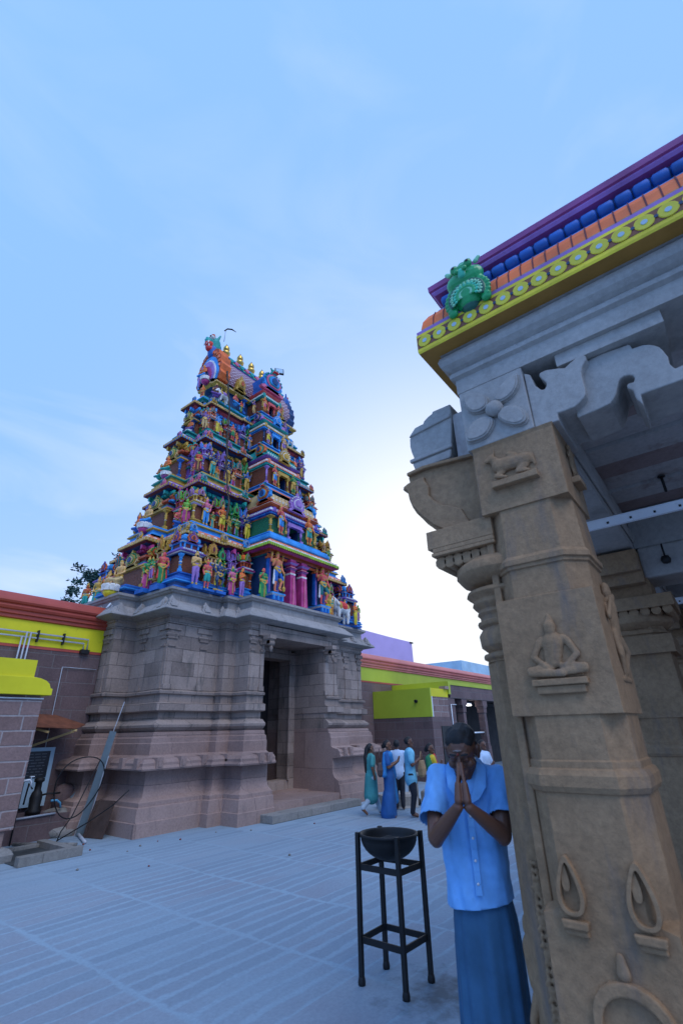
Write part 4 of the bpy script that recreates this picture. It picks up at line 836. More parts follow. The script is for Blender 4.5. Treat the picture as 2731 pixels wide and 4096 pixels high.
def lattice():
    m_, nt, b = new_mat('lattice_roof_paint'); tcx = tcoord(nt, 'UV')
    sp = nt.nodes.new('ShaderNodeSeparateXYZ'); nt.links.new(tcx, sp.inputs[0])
    def mt(op, a, c=None, d=None):
        n = nt.nodes.new('ShaderNodeMath'); n.operation = op
        for i, v in enumerate((a, c, d)):
            if v is None: continue
            if isinstance(v, (int, float)): n.inputs[i].default_value = v
            else: nt.links.new(v, n.inputs[i])
        return n.outputs[0]
    a = mt('ADD', sp.outputs[0], sp.outputs[1]); c = mt('SUBTRACT', sp.outputs[0], sp.outputs[1])
    pa = mt('PINGPONG', a, .09); pb = mt('PINGPONG', c, .09)
    k = mt('MINIMUM', pa, pb); f = ramp(nt, k, .012, .018)
    k2 = mt('MULTIPLY', ramp(nt, pa, .055, .062), ramp(nt, pb, .055, .062))
    col = mixc(nt, f, (.62,.50,.55), mixc(nt, k2, (.16,.015,.05), (.42,.30,.30)))
    nt.links.new(col, b.inputs['Base Color']); b.inputs['Roughness'].default_value = .5; bump(nt, b, f, -.6, .02); return m_
lat = lattice()
def barrel():
    prof = [(.50,13.60),(.56,13.75),(.58,13.95),(.54,14.2),(.45,14.45),(.32,14.68),(.2,14.84),(.12,14.9)]
    vs = []; fs = []; uv = []
    allp = [(-a, z) for a, z in prof] + [(a, z) for a, z in prof[::-1]]; acc = [0]
    for i in range(1, len(allp)): acc.append(acc[-1]+math.hypot(allp[i][0]-allp[i-1][0], allp[i][1]-allp[i-1][1]))
    for i, (a, z) in enumerate(allp):
        vs += [(-1.66, a, z), (1.66, a, z)]
    n = len(allp)
    for i in range(n-1): fs.append((2*i, 2*i+1, 2*i+3, 2*i+2)); uv.append([(0,acc[i]),(3.32,acc[i]),(3.32,acc[i+1]),(0,acc[i+1])])
    fs.append(tuple(range(0, 2*n, 2))); uv.append([(0, 0)]*n); fs.append(tuple(range(1, 2*n, 2))); uv.append([(0, 0)]*n)
    me = bpy.data.meshes.new('barrel_roof'); me.from_pydata(vs, [], fs); me.materials.append(lat)
    ul = me.uv_layers.new(name='UVMap'); k = 0
    for f in uv:
        for c in f: ul.data[k].uv = c; k += 1
    o = bpy.data.objects.new('barrel_roof', me); COL.objects.link(o); o.parent = tower; return o
barrel()
m = TM(); m.box(8.5, 11.82, 12.35-.16, 12.35+.16, 14.86, 14.94, 'lilac'); m.box(8.5, 11.82, 12.35-.20, 12.35+.20, 14.941, 15.0, 'turq'); m.box(8.5, 11.82, 12.35-.14, 12.35+.14, 15.001, 15.14, 'salmon')
for k in range(12): m.M = TW @ Matrix.Translation((8.62+k*.27, 12.17, 15.06)) @ Matrix.Rotation(PI/2, 4, 'X'); m.lathe([(.10,0),(.10,.04),(.06,.05)], 'turq' if k % 2 else 'pink', n=10)
m.M = TW.copy(); m.box(8.5, 11.82, 12.35-.17, 12.35+.17, 15.141, 15.2, 'sky'); part(m, 'roof_ridge')
for u in (8.74, 9.44, 10.04, 10.64, 11.3):
    m = MB(); m.lathe([(.10,0),(.15,.04),(.13,.09),(.06,.12),(.06,.14),(.15,.20),(.17,.28),(.12,.36),(.06,.39),(.10,.42),(.13,.46),(.10,.50),(.12,.53),(.09,.60),(.05,.66),(.006,.76)], metal_gold, n=16); o = m.build('roof_finial', tower); o.location = (u-C, 0, 15.18)
for u in (9.1, 11.15):
    m = TM(); m.M = m.M @ Matrix.Translation((u, 11.74, 13.45)); arch_plate(m, .42, .70, ['gold', 'gold', 'cream', 'rust'], .12); m.box(-.2, .2, -.02, .35, 0, .3, 'gold'); part(m, 'crest_arch')
for s in (-1, 1):
    m = TM(); X = C+s*1.98
    m.M = TW @ Matrix.Translation((X-(.12 if s > 0 else 0), 12.35, 13.5)) @ Matrix.Rotation(s*PI/2, 4, 'Z') @ Matrix.Scale(.80 if s > 0 else 1.0, 4)
    out = [(-.62,0),(-.74,.22),(-.66,.40),(-.74,.62),(-.64,.82),(-.66,1.05),(-.5,1.22),(-.48,1.42),(-.3,1.55),(.3,1.55),(.48,1.42),(.5,1.22),(.66,1.05),(.64,.82),(.74,.62),(.66,.40),(.74,.22),(.62,0)]
    m.prism(out, -.10, .34, 'rust' if s < 0 else 'blue', 'orange' if s < 0 else 'deep'); 
    inn = lambda k, dz: [(a*k, dz+b*k) for a, b in [(-.62,0),(-.70,.3),(-.68,.6),(-.58,.9),(-.40,1.2),(-.15,1.38),(.15,1.38),(.40,1.2),(.58,.9),(.68,.6),(.70,.3),(.62,0)]]
    m.prism(inn(.88, 0), -.15, .0, 'sky'); m.prism(inn(.74, 0), -.19, .0, 'white'); m.prism(inn(.68, 0), -.22, .0, 'turq' if s > 0 else 'lilac'); m.prism(inn(.50, 0), -.25, .0, 'magenta'); m.prism(inn(.34, 0), -.28, .0, 'deep')
    for i in range(-6, 7):
        a = PI/2+i*.27; m.box(math.cos(a)*.60-.05, math.cos(a)*.60+.05, -.14, .36, .62+math.sin(a)*.82-.06, .62+math.sin(a)*.82+.06, 'orange' if i % 2 else 'salmon')
    part(m, 'gable_arch')
    # beast head over the gable
    D = -1
    pr = [((0,.08,.05),(0,.02,.28),.22,.24,0),((0,-.10,.27),(0,-.22,.24),.17,.14,0),((0,-.26,.27),(0,-.28,.33),.09,.07,0),((0,-.16,.12),(0,-.20,.12),.15,.14,1),((0,-.06,-.05),(0,-.19,-.08),.16,.11,1),((0,.02,-.25),(0,.02,-.05),.19,.20,5),
          ((-.14,-.16,.38),(-.14,-.18,.38),.085,.08,4),((.14,-.16,.38),(.14,-.18,.38),.085,.08,4),((-.15,-.25,.385),(-.15,-.26,.385),.035,.035,3),((.15,-.25,.385),(.15,-.26,.385),.035,.035,3),
          ((-.15,.06,.42),(-.20,.12,.62),.06,.03,0),((.15,.06,.42),(.20,.12,.62),.06,.03,0),((0,-.06,.48),(0,-.08,.64),.08,.05,2),((-.1,-.08,.48),(-.11,-.10,.56),.06,.045,2),((.1,-.08,.48),(.11,-.10,.56),.06,.045,2),
          ((0,.26,-.1),(0,.30,.35),.12,.03,5,(1.6,.7)),((-.10,-.18,.44),(.10,-.18,.44),.04,.04,2)]
    for q in (-.12, -.04, .04, .12): pr.append(((q,-.30,.14),(q,-.31,.06),.032,.018,4))
    for q in (-.10, 0, .10): pr.append(((q,-.25,-.02),(q,-.26,.03),.026,.018,4))
    me = grow(pr, .014, 'beast_head', 1, .4)
    o = fig_obj(me, 'beast_head', ('turq' if s < 0 else 'blue', 'red', 'rust', 'black', 'white', 'blue'), tower, (X-C+s*.05-(.15 if s > 0 else 0), 0, 15.2 if s < 0 else 14.75), s*PI/2, 1.05 if s < 0 else .9)

# ---------------------------------------------------------------- enclosure walls
def encl(name, u0, u1, red, yel, label):
    e = empty(name, ((u0+u1)/2, 12.3, 0)); tag(e, label, 'wall', 'enclosure wall stretches'); T = Matrix.Translation((-(u0+u1)/2, -12.3, 0))
    def mk():
        m = MB(); m.M = T.copy(); return m
    m = mk(); m.box(u0, u1, 12.0, 12.7, 0, 3.54, st_wall); m.build('stone_wall', e)
    m = mk(); m.box(u0, u1, 11.99, 12.7, 3.541, 3.60, wall_red); m.box(u0, u1, 11.985, 12.7, 3.601, 4.12, yel); m.build('painted_band', e)
    m = mk()
    pr = [(0,4.12),(.05,4.14),(.05,4.20),(.09,4.22),(.09,4.29),(.13,4.31),(.15,4.36),(.13,4.41),(.17,4.43),(.19,4.47),(.17,4.52),(.10,4.60),(.04,4.66),(.0,4.68)]
    vs = []; n = len(pr)
    for u in (u0, u1):
        for o, z in pr: vs.append((u, 11.985-o, z))
    vs += [(u0, 12.7, 4.68), (u1, 12.7, 4.68), (u0, 12.7, 4.12), (u1, 12.7, 4.12)]
    fs = [(i, n+i, n+i+1, i+1) for i in range(n-1)] + [(n-1, 2*n-1, 2*n+1, 2*n), (2*n, 2*n+1, 2*n+3, 2*n+2)] + [tuple(range(n))+(2*n, 2*n+2), tuple(range(n, 2*n))+(2*n+1, 2*n+3)]
    m.add(vs, fs, red); m.build('painted_cornice', e); return e
encl('enclosure_wall', -8, 5.80, wall_red, wall_yel, 'long stone wall with deep red cornice and bright yellow band, left of the gate tower')
encl('enclosure_wall', 14.55, 48, wall_salmon, wall_lime, 'long wall with faded pink red cornice and lime yellow band, right of the gate tower')
# conduits on the left wall
pm_ = empty('conduit_run', (4.3, 11.94, 3.7)); tag(pm_, 'grey plastic conduits running along the yellow band of the left wall', 'pipes')
T0 = Matrix.Translation((-4.3, -11.94, -3.7))
for pts in ([(-3,11.94,3.86),(5.42,11.94,3.86),(5.42,11.94,3.62)], [(-3,11.94,3.76),(5.33,11.94,3.76),(5.33,11.94,3.62)], [(3.98,11.90,3.77),(3.98,11.90,2.4)], [(4.06,11.90,3.87),(4.06,11.90,2.4)], [(4.14,11.90,3.87),(4.14,11.90,2.4)]):
    m = MB(); m.M = T0.copy(); m.tube(pts, .018, grey_pipe, 8); m.build('pipe', pm_)
for u in (4.3, 4.85, 2.9):
    m = MB(); m.M = T0.copy(); m.box(u-.015, u+.015, 11.90, 11.985, 3.68, 3.93, iron); m.build('pipe_bracket', pm_)
m = MB(); m.M = T0.copy(); m.box(5.28, 5.47, 11.88, 11.985, 3.53, 3.62, iron); m.build('junction_box', pm_)
m = MB(); m.tube([(5.15,11.965,3.2),(4.97,11.965,3.2),(4.97,11.965,2.0),(4.97,11.965,.65)], .009, grey_pipe, 6); m.tube([(4.97,11.965,3.2),(5.75,11.965,3.2)], .009, grey_pipe, 6)
tag(m.build('wall_conduit'), 'thin white conduit dropping down the dark masonry beside the gate tower', 'pipe')
m = MB(); m.tube([(5.60,11.72,4.62),(5.66,11.68,4.74),(5.72,11.70,4.70),(5.70,11.72,4.35)], .022, white_p, 8); tag(m.build('drain_pipe'), 'short bent white pipe at the end of the red cornice', 'pipe')

# ---------------------------------------------------------------- small shrine building on the left
b = empty('shrine_outbuilding', (0, 10.8, 0)); tag(b, 'low stone outbuilding at the left edge with bright yellow curved eave and parapet', 'outbuilding')
def LB():
    m = MB(); m.M = Matrix.Translation((0, -10.8, 0)); return m
m = LB(); m.box(-6, 3.83, 9.75, 11.6, .42, 2.36, st_shrine); m.build('stone_wall', b)
m = LB(); m.box(-6, 3.74, 9.80, 11.6, 0, .42, st_low); m.sweep([(-6,9.62),(3.86,9.62),(3.86,11.6),(-6,11.6)], [(0,0),(.01,.10),(-.03,.16),(-.09,.19)], st_kerb); m.build('stone_footing', b, bevel=.02)
m = LB(); pr = [(3.93,2.43),(3.93,2.54),(3.895,2.545),(3.86,2.62),(3.80,2.67),(3.70,2.705),(3.60,2.72),(-6,2.72),(-6,2.43)]; m.prism(pr, 9.66, 11.6, wall_yel); m.build('curved_eave', b, bevel=.008)
m = LB(); m.box(-6, 3.60, 9.72, 11.55, 2.72, 3.01, wall_yel); m.build('parapet', b)
m = LB(); m.box(-6, 3.80, 9.78, 11.6, 2.36, 2.43, st_shrine); m.tube([(-6,9.735,2.375),(3.84,9.735,2.375)], .014, white_p, 6); m.build('white_pipe', b)

# ---------------------------------------------------------------- clutter in the corner between outbuilding and tower
c = empty('tin_canopy', (4.6, 11.9, 2.0)); tag(c, 'rusty tin awning on pale wooden struts fixed to the dark wall', 'awning'); T0 = Matrix.Translation((-4.6, -11.9, -2.0))
m = MB(); m.M = T0.copy(); m.add([(3.6,11.98,2.26),(5.05,11.98,2.20),(5.52,11.5,1.99),(5.20,11.25,1.905),(3.6,11.25,1.99)], [(0,1,2,3,4)], tin); m.add([(3.6,11.98,2.252),(5.05,11.98,2.192),(5.52,11.5,1.982),(5.20,11.25,1.897),(3.6,11.25,1.982)], [(4,3,2,1,0)], tin); m.build('tin_sheet', c)
m = MB(); m.M = T0.copy(); m.bar((4.35,11.97,2.19), (5.24,11.26,1.87), .05, .04, 'cream'); m.build('rafter', c)
m = MB(); m.M = T0.copy(); m.bar((3.9,11.97,2.12), (4.7,11.3,1.85), .05, .04, 'cream'); m.build('rafter', c)
m = MB(); m.M = T0.copy(); m.bar((4.55,11.95,1.55), (5.2,11.3,1.86), .04, .04, 'cream'); m.build('strut', c)
c = empty('inscription_plaque', (4.7, 11.95, 1.2)); tag(c, 'dark slate plaque in a grey frame on the wall below the awning', 'plaque')
m = MB(); m.box(-.75, .46, -.04, .04, -.72, .36, wall_wht); m.build('frame', c)
m = MB(); m.box(-.68, .37, -.06, -.041, -.20, .29, paint('slate_face', (.015,.017,.022), .35)); m.build('slate', c)
m = MB(); random.seed(4)
for k in range(8):
    x = -.6
    while x < .28:
        l = random.uniform(.04, .12); m.box(x, min(x+l, .3), -.064, -.0605, .23-k*.055, .245-k*.055, paint('engraved_grey', (.10,.11,.13))); x += l+.03
m.build('lettering', c)
c = empty('water_pump', (4.72, 11.3, 0)); tag(c, 'dark iron hand pump with pipes standing on a low plinth in the corner', 'pump')
m = MB(); m.lathe([(.13,.42),(.14,.48),(.10,.52),(.11,.70),(.09,.78),(.06,.82),(.06,.95),(.09,.97),(.09,1.02),(.05,1.04)], iron, n=14); m.build('pump_body', c)
m = MB(); m.tube([(.06,0,.72),(.18,-.05,.75),(.30,-.05,.74),(.42,-.05,.74)], .018, iron); m.tube([(-.1,0,.85),(-.2,-.05,.95),(-.22,-.05,.6)], .015, iron); m.build('handle', c)
m = MB(); m.tube([(.25,-.1,.62),(.36,-.1,.62),(.43,-.1,.57),(.46,-.1,.48)], .02, paint('blue_hose', (.10,.35,.55))); m.build('hose', c)
m = MB(); m.box(-.9, .75, -.25, .6, .0, .40, st_wall); m.tube([(-.45,-.27,.40),(.3,-.27,.42)], .018, grey_pipe); m.build('plinth', c)
m = MB(); m.tube([(4.30,11.0,1.02),(4.42,11.0,1.03),(4.45,11.0,1.0),(4.45,11.0,.92)], .018, alu); m.tube([(4.44,11.0,1.03),(4.44,11.0,1.08)], .012, alu); m.box(4.41, 4.48, 10.97, 11.03, 1.075, 1.09, alu); m.tube([(4.32,11.0,0),(4.32,11.0,1.03)], .014, iron)
tag(m.build('water_tap'), 'shiny chrome water tap on a thin upright pipe beside the outbuilding', 'tap')
c = empty('old_millstone', (5.28, 11.32, .22)); tag(c, 'round grey millstone leaning in the corner beneath the black hose', 'millstone')
m = MB(); m.M = Matrix.Rotation(R(28), 4, 'X'); m.lathe([(.36,-.10),(.42,-.07),(.42,.03),(.36,.07),(.16,.10),(.12,.22),(.05,.24)], st_kerb, n=24); m.build('stone_disc', c)
m = MB(); m.M = Matrix.Translation((5.45, 11.75, .35)) @ Matrix.Rotation(R(8), 4, 'X'); m.lathe([(.20,0),(.22,.3),(.18,.45),(.10,.5)], st_wall, n=18); tag(m.build('stone_drum'), 'dark round stone drum behind the leaning millstone', 'stone')
m = MB(); m.M = Matrix.Translation((5.52, 11.35, .38)) @ Matrix.Rotation(R(-20), 4, 'X') @ Matrix.Rotation(R(18), 4, 'Y'); m.prism([(-.13,0),(.11,-.03),(.20,.30),(.17,.55),(-.02,.48),(-.15,.22)], -.03, .03, paint('blue_grey_slab', (.14,.19,.22), .7, .4)); tag(m.build('broken_slab'), 'pale blue grey broken slab leaning between millstone and metal channel', 'slab')
c = empty('metal_channel_bundle', (5.8, 11.3, 0)); tag(c, 'long grey sheet metal channel leaning against the tower base', 'metal channel')
m = MB(); m.M = Matrix.Translation((-5.8, -11.3, 0))
a = Vector((5.45,10.80,0.01)); bq = Vector((5.72,10.66,1.84)); 
m.bar(a, bq, .025, .13, tinb); m.build('channel', c)
m = MB(); m.M = Matrix.Translation((-5.8, -11.3, 0)); m.bar((5.42,10.93,0), (5.90,10.72,2.43), .014, .014, grey_pipe); m.build('thin_rod', c)
m = MB(); m.M = Matrix.Translation((-5.8, -11.3, 0)); m.bar((5.49,10.68,0), (5.65,10.55,1.38), .014, .014, grey_pipe); m.build('thin_rod', c)
m = MB(); m.M = Matrix.Translation((5.50, 10.33, 0)) @ Matrix.Rotation(R(-78), 4, 'Z') @ Matrix.Rotation(R(-16), 4, 'X'); m.box(-.22, .22, -.02, .02, 0, .62, paint('old_plank_wood', (.07,.04,.03), .9, .5)); m.box(-.26, -.2, -.05, -.021, 0, .6, paint('old_plank_wood', (.07,.04,.03)))
tag(m.build('wooden_plank'), 'dark weathered boards leaning on the tower plinth behind the channel', 'planks')
m = MB(); m.tube([(5.60,11.28,.03),(5.15,9.95,.03)], .028, grey_pipe, 8); tag(m.build('loose_pipe'), 'short grey pipe lying on the ground at the foot of the metal channel', 'pipe')
m = MB(); m.tube([(4.35,10.95,.03),(4.98,9.9,.03)], .03, st_kerb, 6); tag(m.build('loose_bar'), 'stone coloured bar lying across the drain basin', 'bar')
pts = []
for i in range(40):
    a = 2*PI*i/34; r = .52+.03*math.sin(3*a); pts.append((5.10+math.cos(a)*r*.85, 10.45-.25*math.sin(a)*.6, .90+math.sin(a)*r))
pts += [(5.0,10.3,.42),(4.85,10.3,.2),(4.8,10.3,.02)]
m = MB(); m.tube(pts, .011, iron, 6); tag(m.build('black_hose_loop'), 'big loop of thin black hose hanging in front of the leaning metal channel', 'hose')
m = MB(); m.tube([(4.95,10.6,.02),(5.35,10.35,.28),(5.60,10.0,.55),(5.74,9.75,.80)], .011, iron, 6); tag(m.build('black_cable'), 'thin black cable rising from the ground across the tower plinth', 'cable')
m = MB()
m.box(3.75, 4.70, 9.10, 9.24, 0.002, .13, st_kerb); m.box(4.56, 4.70, 9.241, 10.5, 0.002, .10, st_kerb); m.box(3.75, 4.559, 10.38, 10.5, .002, .06, st_kerb); m.box(3.76, 4.559, 9.241, 10.379, .002, .012, paint('damp_dirt', (.045,.05,.05), .7, .5))
o = m.build('drain_basin', bevel=.015); tag(o, 'low damp stone kerb round a shallow drain basin by the outbuilding corner', 'drain basin')
random.seed(12)
peb = [(4.95,9.35),(5.6,8.9),(6.3,8.75),(5.25,8.7),(6.0,9.0),(7.1,8.75),(4.9,7.5),(6.5,6.2),(5.1,9.9),(7.6,8.3),(8.8,7.7),(4.2,8.2)]
PEBW = ['in front of the drain basin corner', 'before the tower plinth corner', 'just off the front of the tower plinth', 'between drain basin and plinth corner, farther out', 'touching the foot of the plinth corner', 'midway along the front plinth', 'alone in the open middle of the court', 'alone far out toward the visitors', 'at the end of the loose pipe', 'near the inner end of the plinth', 'in front of the long stone step', 'before the outbuilding footing']
for i, (u, v) in enumerate(peb):
    m = MB(); r = random.uniform(.012, .024); m.lathe([(0,0),(r,.3*r),(r*.9,r),(0,1.5*r)], st_kerb if i % 2 else paint('red_chip', (.2,.05,.04)), n=7); o = m.build('pebble', loc=(u, v, 0)); tag(o, 'tiny loose stone chip on the paving, '+PEBW[i], 'pebble', 'stone chips on the paving')
m = MB(); m.box(8.28, 11.42, 8.40, 8.828, .002, .155, st_kerb); o = m.build('stone_step', bevel=.012); tag(o, 'long low grey stone step in front of the tower doorway', 'step')

# ---------------------------------------------------------------- right side pillared hall with yellow green walls
b = empty('pillared_hall', (18, 10.7, 0)); tag(b, 'stone hall with lime green painted side wall and dark open bays right of the tower', 'hall')
def RB():
    m = MB(); m.M = Matrix.Translation((-18, -10.7, 0)); return m
m = RB(); m.box(17.35, 18.80, 9.34, 11.98, 0, 2.155, st_wall); m.box(17.42, 18.80, 9.345, 11.98, 2.155, 2.875, st_shrine); m.box(18.80, 19.40, 9.345, 11.98, 0, 2.87, st_wall); m.build('stone_wall', b)
m = RB(); m.box(17.34, 17.419, 9.335, 11.985, 2.156, 3.18, wall_lime); m.box(17.42, 18.82, 9.335, 11.985, 2.876, 3.179, wall_yel); m.box(17.42, 17.48, 9.33, 9.344, 2.156, 2.875, white_p); m.build('painted_wall', b)
m = RB(); m.box(18.83, 19.0, 9.28, 11.985, 3.0, 3.50, wall_lime); m.box(19.0, 32, 9.29, 9.40, 3.37, 3.499, wall_lime); m.box(19.0, 32, 9.32, 11.985, 2.871, 3.369, st_wall); m.build('parapet', b)
for k in range(5):
    u = 20.30+k*2.15; m = RB(); w_ = .16
    m.box(u-w_, u+w_, 9.36, 9.7, 0, 1.0, st_wall); m.box(u-.12, u+.12, 9.38, 9.66, 1.0, 2.35, st_wall); m.box(u-w_, u+w_, 9.36, 9.68, 2.35, 2.55, st_wall); m.box(u-w_-.08, u+w_+.10, 9.345, 9.72, 2.62, 2.869, st_wall); m.box(u-w_-.02, u+w_+.04, 9.35, 9.70, 2.55, 2.62, st_wall); m.build('pillar', b)
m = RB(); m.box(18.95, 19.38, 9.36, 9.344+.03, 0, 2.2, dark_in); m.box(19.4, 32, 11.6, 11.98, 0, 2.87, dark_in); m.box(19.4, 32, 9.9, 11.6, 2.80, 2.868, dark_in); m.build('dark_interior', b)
m = RB(); m.box(18.0, 18.795, 9.31, 9.338, 0.0, 1.83, paint('doorway_dark_paint', (.008,.009,.010), .6)); m.build('dark_doorway', b)  # flat black sheet paints the dark of an open doorway
m = MB(); m.tube([(18.95,9.30,1.2),(18.95,9.30,2.62),(19.4,9.30,2.62)], .018, alu, 6); tag(m.build('white_conduit'), 'bent white conduit on the stone front of the pillared hall', 'pipe')
m = MB(); m.lathe([(.06,0),(.06,.1),(.045,.1),(.045,.02)], iron, n=12); o = m.build('drain_spout'); o.matrix_world = Matrix.Translation((17.34, 9.95, 2.72)) @ Matrix.Rotation(-PI/2, 4, 'Y'); tag(o, 'small round drain spout in the lime green wall', 'spout')
m = MB(); m.box(18.45, 18.80, 9.25, 9.5, 3.18, 3.29, st_low); tag(m.build('loose_bricks'), 'few loose bricks left on the yellow parapet corner', 'bricks')
c = empty('bulkhead_lamp', (21.9, 9.9, 2.72)); tag(c, 'small lit white lamp inside the dark hall bay', 'lamp')
m = MB(); m.box(-.18, .18, -.07, .07, .0, .06, alu); m.build('lamp_body', c)
m = MB(); m.box(-.17, .17, -.075, .075, -.06, -.001, lampglow); m.build('diffuser', c)
m = MB(); m.tube([(20.3,9.5,1.55),(22.4,9.5,1.55)], .03, alu); tag(m.build('railing_bar'), 'white horizontal rail across the dark hall bay', 'rail')
# ridge of faded wall stub against the tower, and the houses beyond the wall
m = MB(); m.box(14.6, 15.4, 11.3, 11.95, 0, 2.9, st_wall); m.box(14.6, 15.3, 11.3, 11.95, 2.9, 3.3, 'cream'); m.box(15.31, 15.42, 11.28, 11.95, 2.85, 3.3, wall_wht); tag(m.build('wall_stub'), 'short dark masonry stub with a cream top tucked behind the tower corner', 'wall')
c = empty('lavender_house', (24, 18, 0)); tag(c, 'plain lavender house rising behind the enclosure wall', 'house')
m = MB(); m.prism([(-5,0),(4.05,0),(4.05,5.4),(3.92,5.6),(3.88,6.84),(3.6,6.90),(1.0,6.92),(-1,6.96),(-5,6.98)], -2, 2, wall_lav); m.build('wall', c)
m = MB(); m.box(-5.05, 3.92, -2.04, 2.04, 6.985, 7.0, paint('roof_edge', (.1,.1,.1))) if False else m.box(3.6, 3.98, -2.05, -1.95, 6.82, 6.90, iron); m.build('roof_flashing', c)
c = empty('pale_blue_house', (69, 33, 0)); tag(c, 'distant pale blue white building behind the right wall', 'house')
m = MB(); m.box(-3.2, 12, -3, 3, 0, 10.5, wall_wht); m.build('wall', c)
m = MB(); m.box(1, 12, -3.3, -3.0, 8.1, 8.3, wall_wht); m.build('ledge', c)
m = MB(); m.box(6.6, 6.9, -3.05, -2.98, 7.0, 7.4, dark_in); m.build('window', c)
# tree behind the left wall
def tree(x, y, h, r, label, seed, lean=(0, 0)):
    random.seed(seed); e = empty('tree', (x, y, 0)); tag(e, label, 'tree')
    bark = paint('tree_bark', (.06,.045,.035), .9); lf = [paint('leaf_dark', (.008,.055,.045), .6, .3), paint('leaf_mid', (.015,.085,.06), .6, .3), paint('leaf_light', (.03,.13,.08), .6, .3)]
    m = MB(); tips = []
    m.tube([(0,0,0),(.1,0,h*.25),(.0+lean[0]*.3,.1,h*.5),(lean[0]*.5,0,h*.7)], [.28,.22,.16,.08], bark, 10)
    for i in range(16):
        a = i*2.4; z = h*(.35+.04*i); el = random.uniform(.2, .8); l = r*random.uniform(.6, 1.0)
        p0 = Vector((lean[0]*z/h*.6, 0, z)); p1 = p0+Vector((math.cos(a)*l*.5, math.sin(a)*l*.5, l*el*.35)); p2 = p0+Vector((math.cos(a)*l, math.sin(a)*l, l*el*.55)); m.tube([p0, p1, p2], [.08,.05,.02], bark, 6); tips += [p1, p2, (p1+p2)/2, p2+Vector((random.uniform(-.4,.4), random.uniform(-.4,.4), random.uniform(.1,.5)))]
    m.build('trunk', e); vs = []; fs = []; mi = []
    for p in tips:
        for c_ in range(5):
            q = p+Vector((random.gauss(0,.42), random.gauss(0,.42), random.gauss(0,.26)))
            mm = lf[random.choice((0,0,1,1,2))]
            for k in range(90):
                d = Vector((random.gauss(0,1), random.gauss(0,1), random.gauss(0,.5))).normalized()*random.uniform(.05,.34); o_ = q+d
                ax = Vector((random.gauss(0,1), random.gauss(0,1), random.gauss(0,.6))).normalized(); bx = ax.orthogonal().normalized(); bx.rotate(Matrix.Rotation(random.uniform(0, 6.28), 3, ax)); s_ = random.uniform(.07,.12)
                n0 = len(vs); vs += [o_, o_+ax*s_+bx*s_*.4, o_+ax*2*s_, o_+ax*s_-bx*s_*.4]; fs.append((n0, n0+1, n0+2, n0+3)); mi.append(mm)
    m = MB(); m.add(vs, fs, mi); m.build('crown', e); return e
tree(10.7, 22.2, 9.0, 2.5, 'leafy dark green tree rising behind the red cornice left of the tower', 3, (1.2, 0))

# ---------------------------------------------------------------- iron stand with black bowl
c = empty('lamp_stand', (3.97, 2.65, 0)); tag(c, 'tall four legged black iron stand holding a wide black bowl on the courtyard', 'bowl stand')
m = MB(); r = .235; prof = []
for k in range(9): a = k*PI/16; prof.append((max(r*math.sin(a), .01), .945-r*.74*math.cos(a)))
prof += [(.245,.945),(.245,.965),(.23,.965)]
for k in range(8, -1, -1): a = k*PI/16; prof.append((max((r-.015)*math.sin(a), .008), .955-(r-.015)*.74*math.cos(a)))
m.lathe(prof, iron, n=40); m.build('bowl', c)
LG = [(-.165,.20),(.17,.20),(.175,-.205),(-.165,-.19)]
LT = [(-.165,.20),(.165,.20),(.17,-.205),(-.17,-.19)]
for (x, y), (xt, yt) in zip(LG, LT):
    m = MB(); m.bar((x, y, .0), (xt, yt, .972), .034, .034, iron); m.lathe([(.028,0),(.03,.02),(.024,.05)], iron, (x, y, 0), 8); m.build('leg', c, bevel=.003)
for z in (.27, .735):
    for i in range(4):
        a = LG[i]; q = LG[(i+1) % 4]; m = MB(); m.bar((a[0]*.98, a[1]*.98, z), (q[0]*.98, q[1]*.98, z), .012, .042, iron); m.build('cross_bar', c)
m = MB(); m.M = Matrix.Translation((0, 0, .90)); m.lathe([(.0,-.05),(.14,-.03),(.12,.0),(.07,.025),(.02,.04)], paint('ash', (.015,.014,.014), 1), n=14); m.build('ash_heap', c)

# ---------------------------------------------------------------- floodlight, hanging garland, fallen bird
c = empty('floodlight', (11.7, 12.35, 15.2)); tag(c, 'square floodlight on a thin pole on the tower roof', 'floodlight')
m = MB(); m.tube([(0,0,0),(-.03,0,.95)], .018, grey_pipe, 8); m.build('pole', c)
m = MB(); m.M = Matrix.Translation((-.10, -.05, 1.22)) @ Matrix.Rotation(R(-35), 4, 'Z') @ Matrix.Rotation(R(-18), 4, 'X'); m.box(-.20, .20, -.05, .03, -.20, .20, iron); m.build('housing', c, bevel=.01)
m = MB(); m.M = Matrix.Translation((-.10, -.05, 1.22)) @ Matrix.Rotation(R(-35), 4, 'Z') @ Matrix.Rotation(R(-18), 4, 'X'); m.box(-.16, .16, -.058, -.051, -.16, .16, wall_wht); m.build('lens', c)
pts = []; random.seed(2); top = Vector((8.40, 11.2, 14.1)); bot = Vector((7.88, 9.98, 6.0))
path = [(8.35,11.65,13.9),(8.35,11.5,13.3),(8.36,11.32,12.3),(8.22,11.05,11.0),(8.15,10.95,10.3),(8.14,10.85,9.3),(8.10,10.6,8.4),(8.05,10.45,7.9),(8.02,10.5,7.4)]
m = MB(); fine = []
for i in range(len(path)-1):
    for k in range(8): t = k/8; fine.append(Vector(path[i]).lerp(Vector(path[i+1]), t)+Vector((random.gauss(0,.012), random.gauss(0,.01), 0)))
m.tube(fine, [random.uniform(.018,.042) for _ in fine], paint('withered_garland', (.07,.05,.04), .95, .5), 6); tag(m.build('withered_garland'), 'long dark withered garland hanging down the front of the painted tiers', 'garland')
